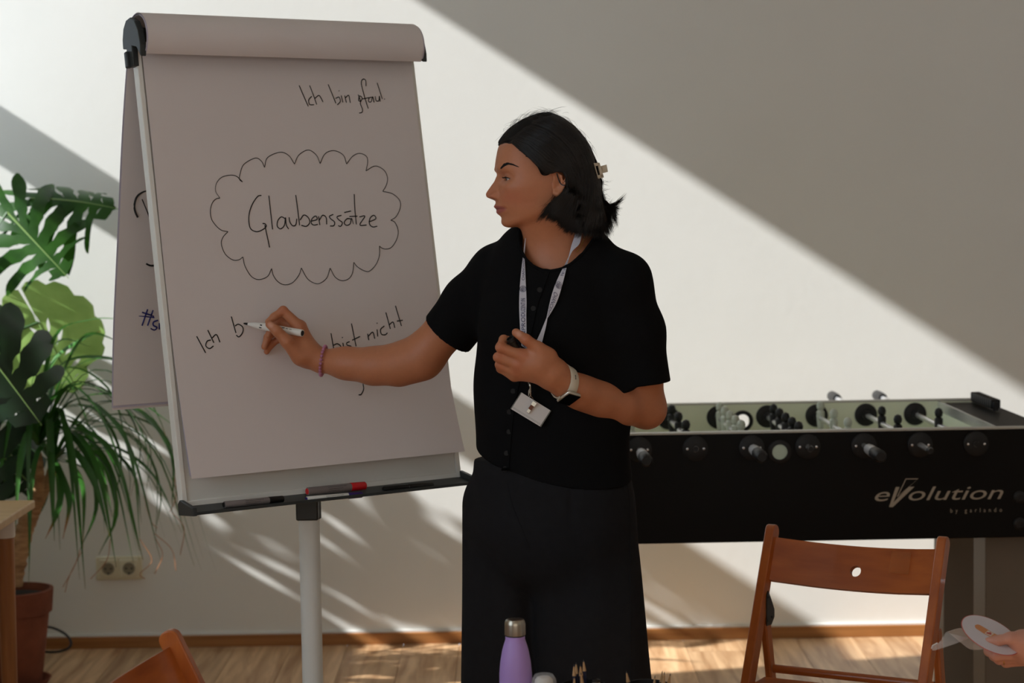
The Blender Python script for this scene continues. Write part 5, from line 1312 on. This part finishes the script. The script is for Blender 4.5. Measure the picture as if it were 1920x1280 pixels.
# clasp and badge hanging below the hand
m_clasp = mat('nickel', lin(190,186,176), rough=.25, metal=1.0); m_card = mat('badge_card', lin(214,210,206), rough=.6); m_sleeve = mat('grey_badge_edge', lin(112,112,104), rough=.4); m_brown = mat('brown_strap', lin(120,70,48), rough=.6)
bD = min(front(995, 745, .006)[1], front(1000, 770, .010)[1], front(975, 760, .01)[1], front(1020,780,.01)[1])
q = lambda x, y, d=0.0: P(860+x/4.571, 560+y/4.571, bD-d)
obj('cord', MB().tube([q(590,690,-.0), q(603,735), q(612,740)], .0012, 6), m_sleeve, ln)
obj('clasp', MB().tube([q(612,725), q(612,742), q(616,760), q(613,800), q(618,830)], [.0016,.0028,.0018,.0026,.0014], 10), m_clasp, ln)
obj('clasp_ring', MB().tube([q(600,830), q(600,790), q(615,755), q(622,790), q(618,830), q(605,836)], .0008, 6), m_clasp, ln)
obj('chain', MB().tube([q(606,836), q(612,870), q(632,900), q(645,885), q(636,850), q(618,832)], .0007, 5), m_clasp, ln)
cs = [q(535,800), q(793,960), q(705,1098), q(443,940)]
def card(c, sc, d, t):
    m_ = sum(c)/4; k = [m_+(x-m_)*sc for x in c]; nn = (CC-m_)/np.linalg.norm(CC-m_); k = [x+nn*d for x in k]; b = MB(); b.add(np.array(k+[x-nn*t for x in k]), [(0,1,2,3),(7,6,5,4),(0,4,5,1),(1,5,6,2),(2,6,7,3),(3,7,4,0)]); return b
obj('badge_sleeve', card(cs, 1.0, 0, .0016), m_sleeve, ln, smooth=False)
m0 = sum(cs)/4; ux = (cs[1]-cs[0]); vy = (cs[3]-cs[0]); nn = (CC-m0)/np.linalg.norm(CC-m0)
ins = [cs[0]+ux*.025+nn*.0006, cs[1]-ux*.03+nn*.0006, cs[2]-ux*.035+nn*.0006, cs[3]+ux*.03+nn*.0006]
b = MB(); b.add(np.array(ins), [(3,2,1,0)]); obj('badge_card', b, m_card, ln, smooth=False)
for v0 in (.86, .91): 
    a, e = cs[0]+vy*v0+ux*.03+nn*.0008, cs[0]+vy*v0+ux*.96+nn*.0008
    obj('fold_line', MB().tube([a, e], .0002, 4), m_sleeve, ln)
cl0, cl1 = q(655,885,.004), q(590,975,.004); sdv = (cl1-cl0)/np.linalg.norm(cl1-cl0); wdv = np.cross(sdv, nn)
obj('badge_clip', MB().beam(cl0, cl0+(cl1-cl0)*.35, .0085, .004, wdv), m_clasp, ln, bevel=.0006)
obj('clip_strap', MB().beam(cl0+(cl1-cl0)*.33, cl0+(cl1-cl0)*.70, .0075, .0025, wdv), m_brown, ln, bevel=.0005)
obj('badge_clip', MB().beam(cl0+(cl1-cl0)*.68, cl1, .0068, .0035, wdv), m_clasp, ln, bevel=.0006)
for k in range(4): obj('clip_ridge', MB().beam(cl0+(cl1-cl0)*(.04+.08*k)-wdv*.0045+nn*.002, cl0+(cl1-cl0)*(.04+.08*k)+wdv*.0045+nn*.002, .0015, .0012, nn), m_clasp, ln)

# watch on her left wrist
wc = P(1058,716,3.895); fa = (WRL-ELL)/np.linalg.norm(WRL-ELL)
wt0 = ZL(915,715,3.893)
wa = thing('wristwatch', 'cream strapped square smart watch on her bent left wrist', 'watch', tuple(wt0))
m_strapc = mat('cream_silicone', lin(206,196,176), rough=.5); m_alu = mat('pale_aluminium', lin(205,198,184), rough=.3, metal=.8); m_glass = mat('black_glass', lin(8,8,9), rough=.08, spec=.6)
s1_ = np.cross(fa, TOC); s1_ /= np.linalg.norm(s1_); s2_ = np.cross(fa, s1_)
def wrist_r(c, dirv):
    lo_, hi_2 = .012, .06
    t = np.linspace(.010, .06, 60); v = body_sdf(c+dirv*t[:,None]); k = np.nonzero(v > 0)[0]; return t[k[0]] if len(k) else .03
A = []
for a in np.linspace(0, 2*PI, 49):
    dv = s1_*math.cos(a)+s2_*math.sin(a); row = []
    for w_ in (-.0105, -.0085, 0, .0085, .0105):
        c = wt0-fa*(-w_)*1.0; r = wrist_r(wt0, dv)*.5+wrist_r(c, dv)*.5; row.append(c+dv*(r+(.0026 if abs(w_) < .01 else .0010)))
    A.append(row)
obj('strap', MB().grid(np.array(A), .0014), m_strapc, wa, angle=60)
# case: outward normal points down and to the viewer, as seen
tgt = P(860+875/4.571, 560+825/4.571, 3.86); dv = tgt-wt0; dv -= fa*(dv@fa); dv /= np.linalg.norm(dv)
r = wrist_r(wt0, dv); cc = wt0+dv*(r+.0045); cr2 = np.cross(dv, fa); RW = np.stack([fa, cr2, dv], 1)
obj('case', MB().box(cc, (.034, .0385, .0095), RW), m_alu, wa, bevel=.0042)
obj('screen', MB().box(cc+dv*.0045, (.031, .0355, .0020), RW), m_glass, wa, bevel=.0009)
obj('crown', MB().tube([cc+fa*.0165+cr2*.008, cc+fa*.0185+cr2*.008], .0032, 14), m_alu, wa)
for k in range(3):
    dv2 = P(860+(955)/4.571, 560+(625+20*k)/4.571, 3.86)-wt0; dv2 -= fa*(dv2@fa); dv2 /= np.linalg.norm(dv2); c = wt0+dv2*(wrist_r(wt0, dv2)+.0027)
    obj('strap_hole', MB().lathe([(.0013,0),(.0013,.0005),(.0002,.0006)], 10, c, dv2), m_dk, wa)
# pink bead bracelet on the writing arm
fb_ = (WRR-ELR)/np.linalg.norm(WRR-ELR); bc = P(603,676,4.285)+fb_*-.004
br = thing('bead_bracelet', 'pink bead bracelet on the wrist of her writing arm', 'bracelet', tuple(bc))
m_bead = mat('pink_bead', lin(176,112,140), rough=.35, var=.1, vscale=60)
fbt = fb_*.97+UP*.18; fbt /= np.linalg.norm(fbt); a1 = np.cross(fbt, TOC); a1 /= np.linalg.norm(a1); a2 = np.cross(fbt, a1)
nb_ = 24; first = None
for k in range(nb_):
    a = 2*PI*k/nb_; dv = a1*math.cos(a)+a2*math.sin(a); r = wrist_r(bc, dv); obj('bead', MB().ball(bc+dv*(r+.0034)-fb_*.011*(dv@TOC), .0038, 12), m_bead, br, angle=180)
# marker in the writing hand
tip = on_paper(457, 606, .001); pe = P(567, 624.5, 4.262); axp = (pe-tip)/np.linalg.norm(pe-tip); LP = np.linalg.norm(pe-tip)
pm_ = thing('marker_pen', 'white marker with black tip in her writing hand at the paper', 'marker', tuple(tip))
obj('barrel', MB().tube([tip+axp*LP*.17, tip+axp*LP*.20, tip+axp*LP*.26, tip+axp*LP*.275, tip+axp*(LP-.001), tip+axp*LP], [.0056,.0066,.0070,.0079,.0079,.0074], 24), m_pw, pm_)
obj('grip', MB().tube([tip+axp*.012, tip+axp*LP*.17], [.0034,.0056], 20), m_pw, pm_)
obj('nib', MB().tube([tip, tip+axp*.004, tip+axp*.013], [.0012,.0022,.0030], 14), m_ink, pm_)
obj('end_plug', MB().tube([tip+axp*(LP-.0008), tip+axp*(LP+.0006)], [.0062,.0058], 18), m_bk, pm_)
sw = np.cross(axp, TOC); sw /= np.linalg.norm(sw); fr = np.cross(sw, axp); fr *= np.sign(fr@TOC)
b = MB()
for k, (u0, u1) in enumerate([(.30,.34),(.31,.345),(.56,.60),(.62,.66),(.68,.72),(.74,.78),(.80,.84),(.57,.72)]):
    o_ = (-.0030 if k in (0,) else (.0025 if k == 1 else (.0042 if k < 7 else .0052)))
    for s_2 in (1,):
        yy = o_*(-1); hh = math.sqrt(.0080**2-yy*yy); a = tip+axp*LP*u0+sw*yy*np.sign(sw@UP)*-1+fr*hh; e = tip+axp*LP*u1+sw*yy*np.sign(sw@UP)*-1+fr*hh
        b.beam(a, e, .0011 if k > 1 else .0024, .0003, sw)
obj('print', b, m_ink, pm_, smooth=False)
# black cap in her other hand
ca, ce = ZL(440,338,3.858), ZL(497,425,3.868); axc = (ce-ca)/np.linalg.norm(ce-ca)
cp_ = thing('marker_cover', 'black marker cap held between thumb and fingers of her left hand', 'cap', tuple(ca))
Lc = .036
obj('shell', MB().lathe([(.0062,.004),(.0070,0),(.0080,.0),(.0086,.002),(.0084,.010),(.0078,.0105),(.0076,Lc-.003),(.0060,Lc),(.0003,Lc),(.0003,.030),(.0058,.028)], 28, ca, axc, closed=True), m_bk, cp_)
obj('collar', MB().lathe([(.0086,.0035),(.0090,.0042),(.0090,.0062),(.0086,.007)], 28, ca, axc), m_bk, cp_)
# claw clip in her hair
kc = hd(*zz1(1170,650), .012)
hc = thing('hair_clip', 'cream rectangular claw clip at the back of her dark hair', 'hair clip', tuple(kc))
m_clip = mat('cream_clip', lin(196,184,164), rough=.4)
def bar(name, pts, v, t):
    c = [hd(*zz1(*p), v) for p in pts]; b = MB(); n = len(c); b.add(np.array(c+[x-HL*t for x in c]), [tuple(range(n-1,-1,-1)), tuple(range(n,2*n))]+[(i,(i+1)%n,n+(i+1)%n,n+i) for i in range(n)]); obj(name, b, m_clip, hc, smooth=False, bevel=.0006)
for v, nm in ((.036, 'jaw'), (-.022, 'jaw')):
    for pl in ([(1118,588),(1180,580),(1184,606),(1122,612)], [(1136,694),(1214,678),(1221,706),(1142,724)], [(1118,588),(1146,600),(1170,690),(1140,724)], [(1166,590),(1184,582),(1221,706),(1192,706)]): bar(nm, pl, v+ .006, .010)
bar('thumb_lever', [(1196,608),(1248,594),(1260,656),(1212,668)], .036, .005); bar('thumb_lever', [(1196,612),(1240,600),(1250,650),(1212,664)], -.016, .005)
obj('hinge', MB().tube([hd(*zz1(1200,636), .036), hd(*zz1(1200,636), -.022)], .003, 10), m_clip, hc)
for k in range(4): bar('claw_tooth', [(1122+6*k,610+28*k),(1100+6*k,616+28*k),(1098+6*k,624+28*k),(1124+6*k,622+28*k)], .040, .004)
# ear cuff and thin gold chain
m_goldj = mat('gold', lin(190,150,80), rough=.3, metal=1.0)
ec = hd(*zz1(835,740), .088)
er = thing('ear_cuff', 'thin black wire cuff on her left ear', 'earring', tuple(ec))
def earp(x, y):
    o_ = hd(*zz1(x, y), .2); h_ = bvh_skin.ray_cast(Vector(o_), Vector(-HL)); return np.array(h_[0])+HL*.0012 if h_[0] is not None else hd(*zz1(x, y), .086)
obj('wire', MB().tube(spline(np.array([earp(*q_) for q_ in [(790,690),(808,745),(820,775),(836,790),(852,793)]]), 20), .0011, 8), m_bk, er)
obj('wire', MB().tube(spline(np.array([earp(*q_) for q_ in [(842,678),(862,700),(862,730),(852,765)]]), 16), .0008, 8), m_bk, er)
nk_ = [front(*zc6(*q_), .0012) for q_ in [(838,108),(828,150),(808,190),(795,230),(775,255),(752,282)]]
nt_ = thing('necklace', 'thin gold chain showing at the right of her neck', 'necklace', tuple(nk_[2]))
obj('chain', MB().tube(spline(np.array(nk_), 26), .0008, 6), m_goldj, nt_)
for k in range(9): obj('link', MB().ball(spline(np.array(nk_), 10)[k], .0012, 6), m_goldj, nt_)

# ---------------- second person: only a hand with a card reaches in from the right
hb = 3.55
H2 = lambda x, y, d=0.0: P(1720+x/8, 1120+y/8, hb+d)
def hand2(p):
    palm = chain(p, [H2(1900,760,.02), H2(1700,760,.01), H2(1560,700,.0)], [.030,.029,.0255], .02)
    th = chain(p, [H2(1640,640,-.012), H2(1400,605,-.016), H2(1210,645,-.014), H2(1066,650,-.012)], [.0170,.0105,.0090,.0070], .006)
    ix = chain(p, [H2(1560,770,.0), H2(1330,760,.004), H2(1200,770,.030), H2(1150,740,.045)], [.0150,.0108,.0096,.0084], .005)
    mi = chain(p, [H2(1580,830,.006), H2(1180,860,.010), H2(1080,800,.028), H2(1120,760,.048)], [.0140,.0106,.0096,.0084], .005)
    ri = chain(p, [H2(1600,880,.014), H2(1230,920,.022), H2(1150,870,.040), H2(1200,820,.055)], [.0130,.0098,.0090,.0078], .005)
    pk = chain(p, [H2(1640,930,.022), H2(1330,975,.034), H2(1260,930,.050), H2(1300,880,.06)], [.0115,.0086,.0080,.0068], .005)
    d = smin(palm, th, .012)
    for q_ in (ix, mi, ri, pk): d = smin(d, q_, .0055)
    W2, E2, S2 = H2(1900,760,.02), np.array([1.18, 3.50, .80]), np.array([1.26, 3.42, 1.10])
    d = smin(d, chain(p, [W2, W2+(E2-W2)*.4, E2], [.029,.037,.044], .02), .01)
    return d
lo2, hi2 = bb([H2(900,450), H2(900,1050,.1), [1.26,3.42,1.0], [1.26,3.6,.7]], .06)
v2, f2 = sdf_mesh(hand2, lo2, hi2, .0019); v2, f2 = biggest(v2, f2); v2 = relax(v2, f2, 2, .35)
p2 = thing('person', 'second person at the right edge, only the hand with a ring holding a round card', 'person', (1.26, 3.42, 0))
c2_ = np.repeat(np.array([lin(198,140,118)]), len(v2), 0)
for q_, rr in ((H2(1055,612,-.020), .007),):
    r = np.linalg.norm(v2-q_, axis=1); k = np.clip(1.5-r/rr, 0, 1)[:,None]*.5; c2_ = c2_*(1-k)+np.array(lin(214,160,142))*k
sk2 = obj('body', (v2, f2), m_skin, p2, angle=180); setcol(sk2, c2_)
def torso2(p):
    d = d_cone(p, np.array([1.36,3.38,1.05]), np.array([1.38,3.38,.62]), .15, .16, (np.array([.3,1,0]), .7))
    d = smin(d, d_cone(p, np.array([1.26,3.42,1.10]), np.array([1.19,3.50,.83]), .065, .062), .03); d = smin(d, d_cone(p, np.array([1.46,3.32,1.10]), np.array([1.56,3.30,.80]), .065, .055), .03)
    for s_2 in (0, 1):
        a = np.array([1.34+.12*s_2, 3.36, .58]); d = smin(d, d_cone(p, a, a+np.array([0,0,-.52]), .09, .065), .03)
    return np.maximum(d, .03-p[:,2])
vt, f_t = sdf_mesh(torso2, (1.0,3.1,.0), (1.75,3.7,1.3), .009); obj('clothes', (vt, f_t), mat('grey_sweater', lin(90,94,104), rough=.9), p2, angle=180)
def head2(p): return smin(d_ell(p, np.array([1.36,3.36,1.42]), (.075,.095,.115)), d_cone(p, np.array([1.37,3.38,1.12]), np.array([1.365,3.37,1.35]), .055,.05), .03)
vh2, fh2 = sdf_mesh(head2, (1.2,3.2,1.0), (1.55,3.55,1.6), .008); o = obj('head', (vh2, fh2), m_skin, p2, angle=180); setcol(o, np.repeat(np.array([lin(198,140,118)]), len(vh2), 0))
def hair2(p): return np.maximum(d_ell(p, np.array([1.37,3.375,1.45]), (.085,.105,.11)), -d_ell(p, np.array([1.31,3.27,1.40]), (.07,.07,.09)))
vh3, fh3 = sdf_mesh(hair2, (1.2,3.2,1.2), (1.55,3.55,1.62), .008); obj('hair', (vh3, fh3), m_hair, p2, angle=180)
for q_ in (1.34, 1.46): obj('shoe', MB().ball((q_, 3.30, .04), (.045,.12,.038), 14), m_shoe, p2)
# ring
rc = H2(1286,940,.014)
rg = thing('finger_ring', 'thin gold ring on the hand at the right edge', 'ring', tuple(rc))
ra = H2(1230,920,.022)-H2(1600,880,.014); ra /= np.linalg.norm(ra); rcen = H2(1600,880,.014)+ra*np.linalg.norm(H2(1286,915,.0208)-H2(1600,880,.014)); r1 = np.cross(ra, UP); r1 /= np.linalg.norm(r1); r2 = np.cross(ra, r1)
obj('band', MB().tube([rcen+(r1*math.cos(t)+r2*math.sin(t))*.0112 for t in np.linspace(0, 2*PI, 33)], .0010, 8, cap=False), m_goldj, rg)
# round card: an ellipse in the picture, so a tilted disc
cD = hb+.004
e0, e1 = P(1720+648/8, 1120+392/8, cD+.01), P(1720+1440/8, 1120+700/8, cD-.0)
cc_ = P(1857.5, 1190.5, cD+.004); ux = P(1913, 1211, cD+.002)-cc_; Lr = np.linalg.norm(ux); ux /= Lr
vd = UP*.40+np.array([.0,.92,0]); vd = vd-ux*(vd@ux); vd /= np.linalg.norm(vd); cn = np.cross(ux, vd); cn *= np.sign(cn@TOC); Rr = Lr*1.0
cdn = thing('round_card', 'round white card with an orange plaster and heart held by the right hand', 'card', tuple(cc_))
m_cardw = mat('white_card', lin(216,208,212), rough=.6); m_cr = mat('coral_print', lin(190,90,80), rough=.6); m_or = mat('orange_print', lin(212,142,92), rough=.6); m_pa = mat('pale_print', lin(226,208,190), rough=.6)
def disc(r, d, n=48): return [cc_+ux*r*math.cos(t)+vd*r*math.sin(t)+cn*d for t in np.linspace(0, 2*PI, n, endpoint=False)]
def plate(r, d0, d1):
    a, b2 = disc(r, d1), disc(r, d0); n = len(a); b = MB(); b.add(np.array(a+b2), [tuple(range(n)), tuple(range(2*n-1, n-1, -1))]+[(i, n+i, n+(i+1)%n, (i+1)%n) for i in range(n)]); return b
obj('board', plate(Rr, 0, .0008), m_cr, cdn, smooth=False); obj('face', plate(Rr*.975, .0008, .0010), m_cardw, cdn, smooth=False)
def c_px(x, y): # picture position on the card plane
    d = ray(1720+x/8, 1120+y/8); t_ = ((cc_-CC)@cn)/(d@cn); return CC+d*t_
def shape(pts, m, d, nm):
    c = [c_px(*q_)+cn*d for q_ in pts]; b = MB(); n = len(c); b.add(np.array(c), [tuple(range(n))]); obj(nm, b, m, cdn, smooth=False)
shape([(885,410),(862,422),(858,440),(875,470),(990,545),(1140,625),(1260,665),(1330,675),(1345,650),(1310,610),(1150,545),(940,420),(910,410)], m_or, .0012, 'plaster_print')
shape([(1055,500),(1003,545),(1095,590),(1148,548)], m_pa, .0014, 'pad_print')
shape([(1028,545),(1030,530),(1050,527),(1068,532),(1085,528),(1103,535),(1108,552),(1102,570),(1075,562)], m_cr, .0016, 'heart_print')
# clear film curling away under the card
fl_ = thing('plastic_film', 'bent strip of clear film sticking out left of the round card', 'film', tuple(H2(400,650)))
fA = [[H2(1000,770,.02), H2(790,775,.022), H2(630,660,.02), H2(470,520,.018)], [H2(1000,700,.02), H2(820,680,.02), H2(680,560,.016), H2(640,455,.012)]]
m_film = mat('clear_film', (.93,.93,.93), rough=.12, alpha=.20, var=0)
A1 = np.array([spline(np.array([H2(1000,775,.03), H2(800,775,.034), H2(640,665,.028), H2(465,520,.02), H2(430,520,.016)]), 16), spline(np.array([H2(1000,640,.02), H2(880,600,.02), H2(760,520,.016), H2(650,455,.010), H2(560,480,.008)]), 16)])
obj('film_sheet', MB().grid(A1.transpose(1,0,2), .0004), m_film, fl_)
A2 = np.array([spline(np.array([H2(430,520,.016), H2(380,590,.0), H2(330,670,-.004), H2(240,710,-.006), H2(210,760,-.004)]), 14), spline(np.array([H2(770,605,.012), H2(640,665,.0), H2(500,715,-.004), H2(330,770,-.006), H2(235,800,-.004)]), 14)])
obj('film_sheet', MB().grid(A2.transpose(1,0,2), .0004), m_film, fl_)
obj('film_fold', MB().tube([H2(212,760,-.004), H2(225,720,-.006), H2(300,680,-.004)], .0012, 6), mat('film_glint', (.9,.9,.9), rough=.1, alpha=.6), fl_)
